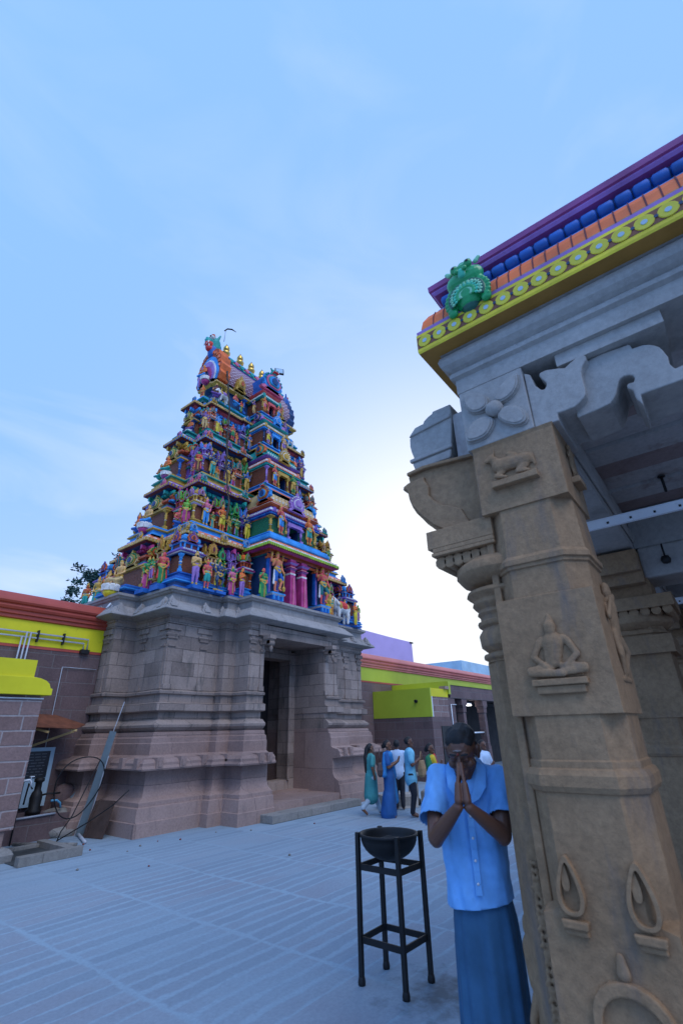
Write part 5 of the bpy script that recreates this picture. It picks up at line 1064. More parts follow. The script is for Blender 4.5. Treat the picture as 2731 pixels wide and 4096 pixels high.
m = MB(); m.tube([(8.55,12.3,15.9),(8.56,12.28,16.5)], .014, grey_pipe, 6); m.tube([(8.5,12.28,16.42),(8.62,12.25,16.60),(8.80,12.2,16.68),(8.98,12.15,16.64)], [.02,.03,.03,.01], iron, 6); tag(m.build('lightning_rod'), 'thin bent rod with a dark curved tip beside the left beast head', 'rod')

# ---------------------------------------------------------------- near pavilion on the right
pav = empty('stone_pavilion', (2.5, .6, 0)); tag(pav, 'near stone pavilion with carved sandy corner pillar and brightly painted eave at the right', 'pavilion')
def PV():
    m = MB(); m.M = Matrix.Translation((-2.5, -.6, 0)); return m
PL = [(2.3,-8),(8.6,-8),(8.6,.86),(2.3,.86)]
m = PV(); m.sweep(PL, [(-.42,3.60),(0,3.60),(0,3.70),(.025,3.715),(.025,3.74),(.01,3.76),(.035,3.775),(.06,3.80),(.07,3.835),(.06,3.87),(.03,3.89),(.07,3.90)], st_grey, cap=False, bottom=False); m.build('stone_cornice', pav)
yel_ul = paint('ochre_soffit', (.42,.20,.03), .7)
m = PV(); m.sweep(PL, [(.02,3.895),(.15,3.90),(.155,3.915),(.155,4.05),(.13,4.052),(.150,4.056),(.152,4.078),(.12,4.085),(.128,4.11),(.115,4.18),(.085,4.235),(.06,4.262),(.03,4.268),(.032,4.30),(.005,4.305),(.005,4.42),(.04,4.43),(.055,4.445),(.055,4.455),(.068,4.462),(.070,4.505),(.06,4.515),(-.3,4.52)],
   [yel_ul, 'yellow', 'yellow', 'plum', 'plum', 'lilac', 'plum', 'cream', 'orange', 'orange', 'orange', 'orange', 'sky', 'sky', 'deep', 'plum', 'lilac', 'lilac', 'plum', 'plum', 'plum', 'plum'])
v = .865
while v > -2.2:
    m.lathe([(.001,0),(.040,.006),(.048,.016),(.048,.062),(.040,.074),(.001,.080)], 'blue', n=10) if False else None
    M0 = m.M; m.M = M0 @ Matrix.Translation((2.288, v, 4.362)) @ Matrix.Rotation(PI/2, 4, 'X'); m.lathe([(.015,.003),(.030,.006),(.038,.016),(.038,.073),(.030,.082),(.015,.085)], 'blue', n=12)
    m.box(-.03, -.005, .044, .052, .02, .068, 'cream') if False else None; m.M = M0; v -= .088
v = .90
while v > -2.2:          # joints painted between the petals of the orange band
    m.bar((2.17, v, 4.10), (2.183, v-.004, 4.18), .007, .004, 'maroon'); m.bar((2.183, v-.004, 4.18), (2.214, v-.008, 4.24), .007, .004, 'maroon'); v -= .0705
v = .959
m.box(2.1435, 2.146, -8, 1.012, 3.937, 4.028, 'brown')
while v > -2.2:
    M0 = m.M; m.M = M0 @ Matrix.Translation((2.1425, v, 3.982)) @ Matrix.Rotation(-PI/2, 4, 'Y')
    m.lathe([(.0445,-.001),(.0445,.0015)], 'yellow', n=28, smooth=False); m.lathe([(.041,.0016),(.041,.0026)], paint('olive_yellow', (.62,.55,.03), .6), n=28, smooth=False); m.lathe([(.015,.003),(.015,.0045)], wall_wht, n=20, smooth=False)
    m.M = M0 @ Matrix.Translation((2.1425, v-.0507, 3.982)) @ Matrix.Rotation(-PI/2, 4, 'Y'); m.lathe([(.0095,.0016),(.0095,.003)], 'dkblue', n=14, smooth=False); m.M = M0
    v -= .1015
m.build('painted_eave', pav)
# green face ornament on the eave
og = empty('face_ornament', (2.13-2.5, .64-.6, 4.05), parent=pav); og.rotation_euler[2] = -PI/2
pr = [((-.12,0,.0),(-.13,0,.12),.035,.03,0),((-.13,0,.12),(-.07,0,.22),.03,.04,0),((.12,0,.0),(.13,0,.12),.035,.03,0),((.13,0,.12),(.07,0,.22),.03,.04,0),((-.06,0,.24),(.06,0,.24),.075,.075,0),((0,-.03,.31),(0,-.02,.35),.06,.04,0),
      ((-.05,-.06,.32),(-.05,-.065,.33),.030,.030,0),((.05,-.06,.32),(.05,-.065,.33),.030,.030,0),((-.052,-.088,.33),(-.052,-.09,.33),.012,.012,3),((.052,-.088,.33),(.052,-.09,.33),.012,.012,3),((0,-.085,.265),(0,-.075,.24),.026,.026,1),((-.03,-.10,.27),(-.03,-.10,.27),.02,.02,0),((.03,-.10,.27),(.03,-.10,.27),.02,.02,0),
      ((0,.045,.03),(0,.045,.14),.075,.07,5),((0,.05,.10),(0,.05,.30),.12,.09,0),((-.1,-.02,.34),(-.12,-.02,.36),.02,.015,4),((.1,-.02,.34),(.12,-.02,.36),.02,.015,4)]
for rr, nn_, sz, y, sl_ in ((.150,19,.017,-.02,0),(.122,40,.009,-.045,5),(.104,17,.011,-.055,4),(.082,13,.011,-.06,1),(.060,26,.009,-.062,0),(.040,20,.008,-.06,4)):
    for i in range(nn_):
        a = PI*(i/(nn_-1))*1.3-.15*PI; x = math.cos(a)*rr; z = .075+math.sin(a)*rr*.95; pr.append(((x, y, z), (x*1.01, y, z), sz, sz, sl_))
me = grow(pr, .0042, 'face_ornament_carving', 1, .3); o = fig_obj(me, 'carving', (paint('emerald_gloss', (.01,.36,.10), .28, .4), paint('sea_green_gloss', (.05,.55,.33), .3), 'green', 'black', paint('pale_green_gloss', (.22,.60,.35), .35), paint('deep_green', (.004,.10,.06), .4)), og); o.scale = (.88, .62, .90)  # pale green is the paint of some bead rings and tips
# flower block and scroll corbels over the pillar
m = PV(); m.box(2.30, 2.76, .475, .855, 3.19, 3.599, st_grey); m.build('flower_block', pav, bevel=.006)
def VP(m, u): m.M = m.M @ Matrix(((0,1,0,u),(1,0,0,0),(0,0,1,0),(0,0,0,1)))      # outline in (v, z), thickness along u
def shrink(pts, k, d=0.0):
    cx = sum(a for a, _ in pts)/len(pts); cz = sum(b_ for _, b_ in pts)/len(pts); return [(cx+(a-cx)*k, cz+(b_-cz)*k) for a, b_ in pts]
def smooth_pts(pts, n=2):
    for _ in range(n):
        q = []
        for i in range(len(pts)):
            a = pts[i]; c_ = pts[(i+1) % len(pts)]; q += [(a[0]*.75+c_[0]*.25, a[1]*.75+c_[1]*.25), (a[0]*.25+c_[0]*.75, a[1]*.25+c_[1]*.75)]
        pts = q
    return pts
PET = [[(0.492,3.566),(0.564,3.54),(0.638,3.476),(0.655,3.439),(0.634,3.404),(0.576,3.406),(0.519,3.44),(0.49,3.501)],[(0.821,3.568),(0.738,3.542),(0.679,3.49),(0.675,3.449),(0.686,3.41),(0.732,3.394),(0.791,3.415),(0.822,3.476),(0.83,3.54)],
 [(0.85,3.234),(0.837,3.29),(0.8,3.349),(0.742,3.367),(0.69,3.355),(0.665,3.325),(0.675,3.281),(0.72,3.228),(0.786,3.22)],[(0.652,3.325),(0.624,3.368),(0.581,3.374),(0.526,3.345),(0.491,3.292),(0.491,3.227),(0.548,3.218),(0.602,3.254),(0.636,3.294)]]
m = PV(); VP(m, 2.30)
for q in PET:
    q = smooth_pts(q, 1); m.prism(q, -.012, .01, st_grey); m.prism(shrink(q, .93), -.030, -.012, st_grey); m.prism(shrink(q, .80), -.036, -.030, st_grey)
m.build('flower_relief', pav, bevel=.005)
m = PV(); m.M = m.M @ Matrix.Translation((2.30, .655, 3.385)) @ Matrix.Rotation(-PI/2, 4, 'Y'); m.lathe([(.050,0),(.049,.03),(.040,.045),(.022,.056),(.004,.058)], st_grey, n=24); m.build('flower_boss', pav)
SC1 = [(0.470,3.56),(0.455,3.55),(0.439,3.534),(0.427,3.454),(0.401,3.41),(0.384,3.405),(0.372,3.42),(0.367,3.44),(0.381,3.467),(0.394,3.499),(0.39,3.519),(0.356,3.521),(0.294,3.499),(0.264,3.484),(0.233,3.501),(0.203,3.514),(0.172,3.518),(0.156,3.508),(0.157,3.481),(0.181,3.453),(0.195,3.42),(0.199,3.391),(0.199,3.31),(0.205,3.28),(0.218,3.263),(0.24,3.245),(0.268,3.231),(0.322,3.229),(0.352,3.232),(0.353,3.187),(0.474,3.192)]
SC2 = [(0.186,3.497),(0.151,3.514),(0.097,3.519),(0.029,3.515),(-0.04,3.509),(-0.044,3.476),(-0.091,3.471),(-0.115,3.46),(-0.131,3.446),(-0.148,3.425),(-0.157,3.401),(-0.167,3.35),(-0.163,3.308),(-0.175,3.273),(-0.198,3.276),(-0.32,3.273),(-0.30,3.20),(-0.015,3.202),(-0.011,3.14),(0.01,3.193),(0.01,3.242),(0.022,3.255),(0.03,3.27),(0.022,3.288),(-0.005,3.285),(-0.013,3.303),(-0.01,3.32),(0,3.33),(0.026,3.338),(0.045,3.33),(0.055,3.317),(0.083,3.253),(0.10,3.23),(0.117,3.214),(0.168,3.206),(0.275,3.2),(0.275,3.45)]
m = PV(); VP(m, 2.315); m.prism(SC1, 0, .40, st_grey); m.build('scroll_corbel', pav, bevel=.006)
m = PV(); VP(m, 2.375); m.prism(SC2, 0, .30, st_grey); m.build('scroll_corbel', pav, bevel=.006)
m = PV(); m.box(2.33, 2.74, -.2, .30, 3.522, 3.599, st_grey); m.build('corbel_slab', pav)
EB = [(1.274,3.282),(1.289,3.336),(1.294,3.358),(1.277,3.386),(1.290,3.43),(1.298,3.479),(1.295,3.536),(1.273,3.57),(1.237,3.583),(1.195,3.587),(1.187,3.61),(1.177,3.632),(1.147,3.652),(1.111,3.665),(1.109,3.679),(0.977,3.678),(0.978,3.6),(1.0,3.42),(1.028,3.276)]
m = PV(); VP(m, 2.45); m.prism(EB, 0, .42, st_grey); m.prism([(1.30,3.345),(1.302,3.37),(.995,3.375),(1.0,3.35)], -.018, .01, st_grey); m.prism([(1.295,3.545),(1.24,3.60),(1.19,3.605),(.985,3.60),(.985,3.575)], -.014, .01, st_grey); m.prism([(1.268,3.285),(1.285,3.335),(1.005,3.34),(1.02,3.285)], -.010, .01, st_grey); m.build('beam_end_block', pav, bevel=.010)
m = PV(); m.box(2.47, 2.84, .86, .98, 3.24, 3.60, st_ceil); m.build('mortar_joint', pav)
BR = [(0.84,3.235),(1.197,3.274),(1.319,3.262),(1.322,3.235),(1.317,3.205),(1.367,3.182),(1.375,3.172),(1.337,3.139),(1.330,3.08),(1.314,3.029),(1.29,2.98),(1.258,2.938),(1.22,2.885),(1.181,2.844),(1.12,2.795),(1.056,2.762),(0.84,2.754)]
BI = [(0.86,3.20),(1.17,3.225),(1.181,3.183),(1.163,3.119),(1.17,3.085),(1.164,3.056),(1.13,3.01),(1.092,2.984),(1.04,2.96),(0.994,2.93),(0.965,2.90),(0.947,2.858),(0.906,2.768),(0.86,2.77)]
m = PV(); VP(m, 2.42); m.prism(BR, .012, .26, st_tan); m.build('curved_bracket', pav, bevel=.012)
m = PV(); VP(m, 2.42); m.prism([(1.20,3.20),(1.317,3.19),(1.355,3.172),(1.325,3.14),(1.318,3.08),(1.30,3.03),(1.245,2.945),(1.17,2.86),(1.05,2.775),(0.93,2.775),(0.965,2.86),(0.985,2.91),(1.04,2.945),(1.10,2.97),(1.145,3.01),(1.18,3.06),(1.175,3.12),(1.20,3.17)], -.012, .012, st_tan); m.prism([(.85,3.215),(1.19,3.25),(1.315,3.24),(1.315,3.262),(1.197,3.273),(.85,3.235)], -.02, .012, st_tan); m.build('bracket_scroll', pav, bevel=.006)
def cap_stack(m):
    cu, cv = 2.56, .86
    def slab(hw, z0, z1): m.box(cu-min(hw, .22), cu+min(hw, .22), .80, cv+hw, z0, z1, st_tan)
    slab(.33, 2.68, 2.79); slab(.30, 2.655, 2.68); slab(.31, 2.635, 2.655)
    M0 = m.M
    for i in range(6):
        a = .30-i*.052; m.M = M0 @ Matrix.Translation((cu-.19, cv+a-.03, 2.60)) @ Matrix.Rotation(PI/2, 4, 'Y'); m.lathe([(.004,0),(.036,.0),(.036,.36),(.004,.36)], st_tan, n=10)
    m.M = M0
    m.lathe([(.16,2.60),(.20,2.585),(.245,2.55),(.25,2.51),(.22,2.47),(.17,2.45),(.14,2.44),(.14,2.42)], st_tan, (cu, cv, 0), 20)
    m.lathe([(.20,2.42),(.21,2.40),(.19,2.385),(.175,2.37),(.185,2.35),(.17,2.33),(.155,2.32),(.165,2.30),(.15,2.285),(.15,2.262),(.17,2.255),(.165,2.235),(.145,2.225),(.17,2.19),(.165,2.13),(.13,2.10),(.16,2.09),(.16,2.07),(.14,2.06),(.145,2.05)], st_tan, (cu, cv, 0), 20)
    m.lathe([(.145,2.05),(.15,.45),(.19,.42),(.19,.0)], st_tan, (cu, cv, 0), 8, False, PI/8)
m = PV(); cap_stack(m); m.build('attached_colonnette', pav, bevel=.004)
# carved corner pillar
def octl(m, cx, cy, levels, mat):
    vs = []; fs = []
    for (z, h, c) in levels:
        for (x, y) in ((-h+c,-h),(h-c,-h),(h,-h+c),(h,h-c),(h-c,h),(-h+c,h),(-h,h-c),(-h,-h+c)): vs.append((cx+x, cy+y, z))
    for j in range(len(levels)-1):
        for i in range(8): k = (i+1) % 8; fs.append((j*8+i, j*8+k, j*8+8+k, j*8+8+i))
    fs.append(tuple(range(7, -1, -1))); t = (len(levels)-1)*8; fs.append(tuple(range(t, t+8))); m.add(vs, fs, mat)
e_ = .002
LV = [(0,.26,e_),(.35,.26,e_),(.37,.23,e_),(1.095,.225,e_),(1.12,.222,.085),(1.50,.222,.085),(1.505,.232,.09),(1.525,.242,.094),(1.565,.242,.094),(1.585,.232,.09),(1.59,.222,.085),(1.615,.222,.085),(1.62,.216,.085),(1.79,.216,.085),(1.791,.225,e_),(2.31,.222,e_),(2.312,.215,.085),
      (2.45,.212,.085),(2.455,.222,.09),(2.47,.222,.09),(2.475,.232,.092),(2.50,.232,.092),(2.52,.218,.088),(2.78,.21,.085),(2.781,.22,e_),(3.17,.218,e_),(3.19,.225,e_)]
m = PV(); octl(m, 2.525, .61, LV, st_tan); cpil = m.build('corner_pillar', pav, bevel=.006)
# side fillet between pillar and colonnette
m = PV(); m.box(2.42, 2.70, .80, .875, 0, 3.19, st_tan); m.box(2.36, 2.42, .815, .852, 0, 3.19, st_tan); m.build('pillar_fillet', pav, bevel=.006)
def relief(pr, name, u, v, z, s, rz=-PI/2, vox=.006, mat=st_tan, flat=.6):
    me = grow(pr, vox, name, 1, .5); o = fig_obj(me, name, (mat,)*6, cpil, (u-2.5, v-.6, z), rz, s); o.scale = (s, s*flat, s); return o
seated = [((-.02,0,.10),(.0,0,.22),.055,.07,0),((-.07,0,.235),(.07,0,.235),.03,.03,0),((0,-.02,.30),(0,-.02,.325),.038,.042,0),((0,0,.36),(0,0,.40),.03,.014,0),((-.09,-.01,.225),(-.14,-.02,.13),.025,.02,0),((-.14,-.02,.13),(-.06,-.05,.06),.02,.018,0),((.09,-.01,.225),(.14,-.02,.13),.025,.02,0),((.14,-.02,.13),(.06,-.05,.06),.02,.018,0),
          ((-.05,-.02,.05),(-.17,-.05,.04),.035,.028,0),((-.17,-.05,.03),(.04,-.07,.015),.026,.022,0),((.05,-.02,.05),(.17,-.05,.045),.035,.028,0),((.17,-.05,.035),(.0,-.06,.02),.026,.022,0),((-.14,0,.0),(.14,0,.0),.012,.012,0)]
relief(seated, 'seated_figure_relief', 2.300, .60, 1.945, .66)
m = PV(); m.box(2.268, 2.31, .485, .715, 1.908, 1.935, st_tan); m.box(2.28, 2.31, .50, .70, 1.875, 1.907, st_tan); m.build('relief_ledge', pav, bevel=.004)
bull = [((-.09,0,.10),(.07,0,.11),.045,.05,0),((.07,0,.12),(.115,0,.175),.035,.025,0),((.115,-.01,.18),(.145,-.02,.165),.026,.016,0),((.10,0,.2),(.095,0,.235),.01,.006,0),((-.08,-.01,.06),(-.04,-.03,.03),.03,.018,0),((-.04,-.03,.03),(-.10,-.03,.015),.016,.012,0),((.06,-.01,.06),(.10,-.03,.035),.022,.014,0),((.10,-.03,.035),(.04,-.03,.015),.014,.012,0),((-.13,0,.12),(-.14,0,.05),.012,.009,0),((-.02,0,.15),(-.0,0,.17),.03,.02,0)]
relief([tuple([(-p[0][0], p[0][1], p[0][2]), (-p[1][0], p[1][1], p[1][2])]+list(p[2:])) for p in bull], 'bull_relief', 2.30, .63, 2.94, .85)
m = PV(); m.box(2.26, 2.31, .50, .74, 2.90, 2.935, st_tan); m.build('relief_ledge', pav, bevel=.004); m = PV(); m.box(2.48, 2.62, .35, .395, 2.90, 2.935, st_tan); m.build('relief_ledge', pav, bevel=.004)
stand_r = [((0,0,.24),(0,0,.36),.045,.06,0),((0,-.01,.44),(0,-.01,.46),.04,.038,0),((-.03,0,.22),(-.05,-.02,.12),.035,.028,0),((-.05,-.02,.12),(-.02,0,.02),.025,.018,0),((.03,0,.22),(.09,-.03,.14),.035,.028,0),((.09,-.03,.14),(.06,0,.04),.025,.018,0),((-.06,0,.36),(-.12,-.02,.30),.024,.02,0),((-.12,-.02,.3),(-.06,-.05,.40),.018,.016,0),((.06,0,.36),(.12,-.02,.44),.024,.02,0),((-.08,0,0),(.1,0,0),.014,.014,0)]
relief(stand_r, 'standing_figure_relief', 2.56, .385, 1.93, .9, 0); relief(stand_r, 'standing_figure_relief', 2.56, .385, 2.92, .5, 0)
# pointed pendants, small vases and an arched niche low on the shaft
def ringp(m, outer, inner, y0, y1, mat):
    n = len(outer); vs = [(x, y0, z) for x, z in outer]+[(x, y0, z) for x, z in inner]+[(x, y1, z) for x, z in outer]+[(x, y1, z) for x, z in inner]
    fs = []
    for i in range(n):
        k = (i+1) % n; fs += [(i, k, n+k, n+i), (2*n+i, 2*n+k, k, i), (n+i, n+k, 3*n+k, 3*n+i)]
    m.add(vs, fs, mat)
LEAF = smooth_pts([(0,.21),(.030,.15),(.050,.09),(.052,.04),(.03,.0),(-.03,.0),(-.052,.04),(-.050,.09),(-.030,.15)], 2)
def leaf_at(v, z, k=1.0):
    m = PV(); m.M = m.M @ Matrix.Translation((0, v, z)); VP(m, 2.30)
    sc = [(a*k, b_*k) for a, b_ in LEAF]; ringp(m, sc, [(a*.70, .012+b_*.82) for a, b_ in sc], -.026, .012, st_tan)
    m.prism([(a*.30+.012*k, .075*k+b_*.5) for a, b_ in sc], -.016, .012, st_tan)
    m.build('flame_leaf_relief', pav, bevel=.006)
    m = PV(); m.M = m.M @ Matrix.Translation((0, v, z)); VP(m, 2.30)
    m.prism([(-.052*k,-.012),(.052*k,-.012),(.046*k,-.04),(-.046*k,-.04)], -.030, .012, st_tan); m.prism([(-.040*k,-.04),(.040*k,-.04),(.044*k,-.062),(-.044*k,-.062)], -.016, .012, st_tan); m.build('relief_ledge', pav, bevel=.006)
leaf_at(.715, 1.105, .95); leaf_at(.472, 1.10, 1.0); leaf_at(.80, 2.45, .01) if False else None
m = PV(); m.M = m.M @ Matrix.Translation((0, .58, .70)); VP(m, 2.30)
ARO = [(-.135,0)]+[(math.cos(PI-PI*i/12)*.13, .13+math.sin(PI*i/12)*.115) for i in range(13)]+[(.135,0),(.06,-.02),(-.06,-.02)]
ringp(m, ARO, [(a*.78, .01+b_*.80) for a, b_ in ARO], -.030, .012, st_tan); m.build('arched_niche_relief', pav, bevel=.006)
relief([((0,-.01,.0),(0,-.02,.045),.024,.014,0),((0,-.0,-.03),(0,-.0,-.01),.016,.022,0)], 'niche_knob_relief', 2.296, .585, .965, 1.0)
random.seed(8)
cv_ = []
for i in range(40):
    z = i*.027
    for s_ in (-1, 1): cv_.append(((s_*.017+random.uniform(-.006,.006), -.002, z+random.uniform(-.005,.005)), (s_*.008, -.007, z+.012), .008, .010, 0))
    if i % 4 == 0: cv_.append(((0,-.004,z),(0,-.006,z+.01),.015,.013,0))
relief(cv_, 'vine_scroll_relief', 2.422, .885, .16, 1.0, -PI/2, .005, st_tan, 1.0)
gr = [((0,-.01,.38),(0,-.01,.40),.036,.034,0),((0,-.0,.20),(0,-.005,.31),.05,.055,0),((-.04,0,.15),(-.05,-.02,.02),.03,.02,0),((.03,0,.15),(.06,-.03,.08),.03,.02,0),((.06,-.03,.08),(.03,0,.0),.02,.02,0),((0,0,.31),(-.05,-.02,.24),.02,.018,0)]
relief(gr, 'guardian_relief', 2.55, .99, .60, .95, PI, .006, st_tan, .8)
# inner pillars, ceiling, beams, walls inside
def inner_pillar(u, v):
    m = PV(); octl(m, u, v, [(z, h, c) for z, h, c in LV], st_tan)
    m.box(u-.30, u+.30, v-.36, v+.36, 2.68, 2.79, st_tan); m.lathe([(.24,2.52),(.30,2.57),(.30,2.62),(.26,2.67)], st_tan, (u, v, 0), 16); m.box(u-.27, u+.27, v-.27, v+.27, 2.30, 2.45, st_tan)
    m.box(u-.42, u+.42, v-.2, v+.2, 3.0, 3.19, st_tan); m.box(u-.35, u+.35, v-.2, v+.2, 2.9, 3.0, st_tan)
    M0 = m.M
    for i in range(8): m.M = M0 @ Matrix.Translation((u-.28, v-.3+i*.086, 2.655)) @ Matrix.Rotation(PI/2, 4, 'Y'); m.lathe([(.004,0),(.04,0),(.04,.56),(.004,.56)], st_tan, n=8)
    m.M = M0; return m.build('inner_pillar', pav, bevel=.006)
for u, v in ((5.25,.60),(8.2,.60),(5.25,-2.4),(8.2,-2.4),(2.525,-2.6),(5.25,-5.2)): inner_pillar(u, v)
m = PV(); m.box(2.77, 8.4, .42, .80, 3.22, 3.599, st_grey); m.box(2.70, 8.4, .40, .418, 3.30, 3.40, st_grey); m.build('cross_beam', pav, bevel=.008)
m = PV(); m.box(5.02, 5.45, -8, .418, 3.24, 3.599, st_grey); m.box(8.0, 8.4, -8, .418, 3.24, 3.599, st_grey); m.build('cross_beam', pav, bevel=.008)
m = PV(); m.box(5.0, 5.47, .02, .40, 2.95, 3.238, st_grey); m.box(5.02, 5.45, -.35, .02, 3.05, 3.238, st_grey); m.build('scroll_corbel', pav, bevel=.02)
m = PV()
for i in range(20):
    u = 2.72+i*.29; m.box(u, u+.282, -8, .80, 3.615+.014*(i % 3), 3.85, st_ceil if i % 3 != 1 else st_ceil2)
m.build('ceiling_slabs', pav)
m = PV(); m.box(2.72, 8.55, -8, .8, 3.86, 4.4, st_grey); m.build('roof_fill', pav)
m = PV(); m.box(8.45, 8.75, -8, .80, 0, 3.6, st_tan); m.build('back_wall', pav)
m = PV(); m.box(2.0, 8.7, -8, 1.15, .004, .06, st_low) if False else m.box(2.9, 8.7, -8, .35, .004, .05, st_low); m.build('pavilion_floor', pav)
# perforated white light battens and hooks under the ceiling
for (u, v0, v1, z, lb) in ((3.77,.60,-1.6,3.10,'nearest white perforated steel batten hanging under the pavilion ceiling'),(6.2,.42,-1.6,2.93,'middle white steel batten spanning behind the inner pillar'),(7.4,.30,-2.0,2.55,'lowest white steel batten deep inside the pavilion')):
    e = empty('steel_batten', (u, v0, z)); tag(e, lb, 'batten', 'steel battens under the pavilion ceiling')
    m = MB(); m.box(-.015, .015, v1-v0, 0, -.025, .035, alu); m.box(-.02, .045, v1-v0, 0, .036, .042, alu); m.build('channel', e)
    m = MB()
    for i in range(12): m.box(-.018, -.0155, -.03-i*.15, -.015-i*.15, -.008, .008, iron)
    m.build('slot_holes', e)
for u, v in ((4.42,.03),(4.3,-.9)):
    m = MB(); m.tube([(0,0,.0),(0,0,-.06),(.03,0,-.09),(.03,0,-.12),(0,0,-.14),(-.02,0,-.12)], .011, iron, 6); m.lathe([(.03,-.008),(.03,.0)], iron, n=10); o = m.build('ceiling_hook', loc=(u, v, 3.63)); tag(o, 'rusty iron hook hanging from the pavilion ceiling slabs' if v > 0 else 'rusty iron hook deeper under the ceiling slabs, off the right edge', 'hook')
m = MB(); m.lathe([(.0,-.07),(.03,-.06),(.04,-.03),(.03,0),(0,.01)], iron, n=12); m.tube([(0,0,0),(0,0,.12)], .008, iron, 6); o = m.build('pendant_bell', loc=(4.95, .20, 3.10)); tag(o, 'small dark pendant bell hanging by the grey corbel inside the pavilion', 'bell')

# ---------------------------------------------------------------- people
def person_prims(h=1.5, pose='pray', skirt=False, hairlong=False, longtop=False, sleeve=True, walk=0.0):
    """1.0-high figure facing -y. slots 0 skin,1 lower,2 upper,3 hair,4 accent,5 accent2"""
    p = []; hz, sz = .51, .815
    p += [((0,0,hz),(0,.005,hz+.12),.094,.082,2,(1.15,.86)),((0,.005,hz+.12),(0,0,sz-.05),.080,.088,2,(1.28,.88)),((-.092,0,sz-.012),(.092,0,sz-.012),.038,.038,2),((0,.0,sz),(0,-.008,sz+.05),.029,.027,0)]
    hd = sz+.105
    p += [((0,-.012,hd-.035),(0,-.005,hd+.018),.036,.048,0),((0,-.055,hd-.005),(0,-.060,hd-.014),.008,.011,0),((0,-.045,hd-.048),(0,-.04,hd-.05),.018,.018,0),((0,.016,hd+.02),(0,.004,hd+.034),.052,.046,3),((-.05,.0,hd-.005),(-.052,0,hd-.015),.010,.010,0),((.05,.0,hd-.005),(.052,0,hd-.015),.010,.010,0),
          ((-.016,-.05,hd+.004),(-.022,-.048,hd+.004),.006,.006,3),((.016,-.05,hd+.004),(.022,-.048,hd+.004),.006,.006,3)]
    if skirt: p += [((0,0,hz),(0,0,.28),.096,.092,1,(1.08,.85)),((0,.01,.28),(0,.03,.05),.098,.125,1,(1.15,.95)),((-.04,-.03,.03),(-.045,-.07,.015),.024,.018,0),((.05,-.01,.03),(.055,-.06,.015),.024,.018,0)]
    else:
        for s, w_ in ((-1, walk), (1, -walk)):
            kn = (s*.05, -.03+w_*.25, .27); an = (s*.05, .01+w_, .06+abs(min(0,-w_))*.35)
            p += [((s*.045,0,hz),kn,.064,.046,1),(kn,an,.044,.032,1),((an[0],an[1],an[2]-.02),(an[0]+s*.006,an[1]-.065,.018+abs(min(0,-w_))*.1),.024,.018,0)]
    if longtop: p += [((0,.0,hz+.02),(0,.01,.26),.100,.118,2,(1.05,.95))]
    def arm(s, el, ha, c):
        sh = (s*.115, 0, sz-.02); md = tuple(sh[i]*.35+el[i]*.65 for i in range(3))
        p.extend([(sh, md, .040, .042, c), (md, el, .026, .025, 0), (el, ha, .024, .018, 0), (ha, (ha[0]*.6, ha[1]-.02, ha[2]+.055), .018, .013, 0)])
    if pose == 'pray': arm(-1, (-.13,-.03,sz-.18), (-.014,-.15,sz-.10), 2); arm(1, (.13,-.03,sz-.18), (.014,-.15,sz-.10), 2)
    elif pose == 'down': arm(-1, (-.14,.02,sz-.17), (-.13,-.02,sz-.32), 2); arm(1, (.14,.02,sz-.17), (.14,-.03,sz-.32), 2)
    elif pose == 'look': arm(-1, (-.14,-.03,sz-.17), (-.02,-.14,sz-.17), 2); arm(1, (.14,-.03,sz-.17), (.02,-.14,sz-.17), 2)
    if hairlong: p += [((0,.055,hd+.0),(-.01,.085,hd-.12),.035,.030,3),((-.01,.085,hd-.12),(-.02,.095,hd-.33),.032,.014,3),((.0,.06,hd-.03),(.015,.07,hd-.05),.02,.02,4)]
    elif skirt: p += [((0,.058,hd-.005),(0,.065,hd-.015),.032,.03,3)]
    return p
def person(u, v, h, rz, mats, label, extra=(), **k):
    me = grow(person_prims(**k)+list(extra), .0085, 'person_body', 2, .5); o = fig_obj(me, 'person', mats, None, (u, v, 0), rz, h); tag(o, label, 'person', 'worshippers standing in the courtyard'); return o
cl = lambda n, c, r=.8: paint('cloth_'+n, c, r, .25, 0, .1, 6)
skin = paint('brown_skin', (.16,.07,.035), .5, .1, 0, .1); skin2 = paint('dark_brown_skin', (.12,.048,.026), .45, .12, 0, .1); hairm = paint('black_hair', (.006,.006,.007), .7, .3, 0, .3, 30)
person(10.28, 7.26, 1.47, R(55), (skin, cl('pale_leggings', (.42,.52,.60)), cl('sea_green_kurta', (.05,.28,.28)), hairm, white_p, cl('sea_green_kurta', (.05,.26,.27))), 'woman with long black ponytail in a sea green tunic and pale leggings, walking right', pose='down', hairlong=True, longtop=True, walk=.16)
sar = person(10.27, 6.76, 1.54, R(22), (skin, cl('royal_blue_sari', (.008,.09,.30)), cl('royal_blue_sari', (.008,.09,.30)), hairm, cl('blue_drape', (.02,.20,.50)), cl('gold_border', (.4,.25,.05))), 'woman in a deep blue sari with joined hands and a brown shoulder bag', extra=[((-.08,-.05,.80),(.09,-.06,.52),.045,.05,4,(1,.8)),((.09,-.04,.52),(.10,-.06,.2),.035,.05,4,(1,1)),((-.11,.02,.80),(-.12,.05,.55),.04,.05,4,(1,.8))], pose='pray', skirt=True)
man2 = person(10.56, 6.36, 1.60, R(30), (skin2, cl('dark_trousers', (.008,.010,.02)), cl('cyan_shirt', (.16,.48,.66)), hairm, cl('grey', (.3,.3,.3)), cl('grey', (.3,.3,.3))), 'man in a light cyan shirt and dark trousers with hands joined in prayer', extra=[((0,.0,.51),(0,.0,.45),.094,.098,2,(1.15,.9))], pose='pray')
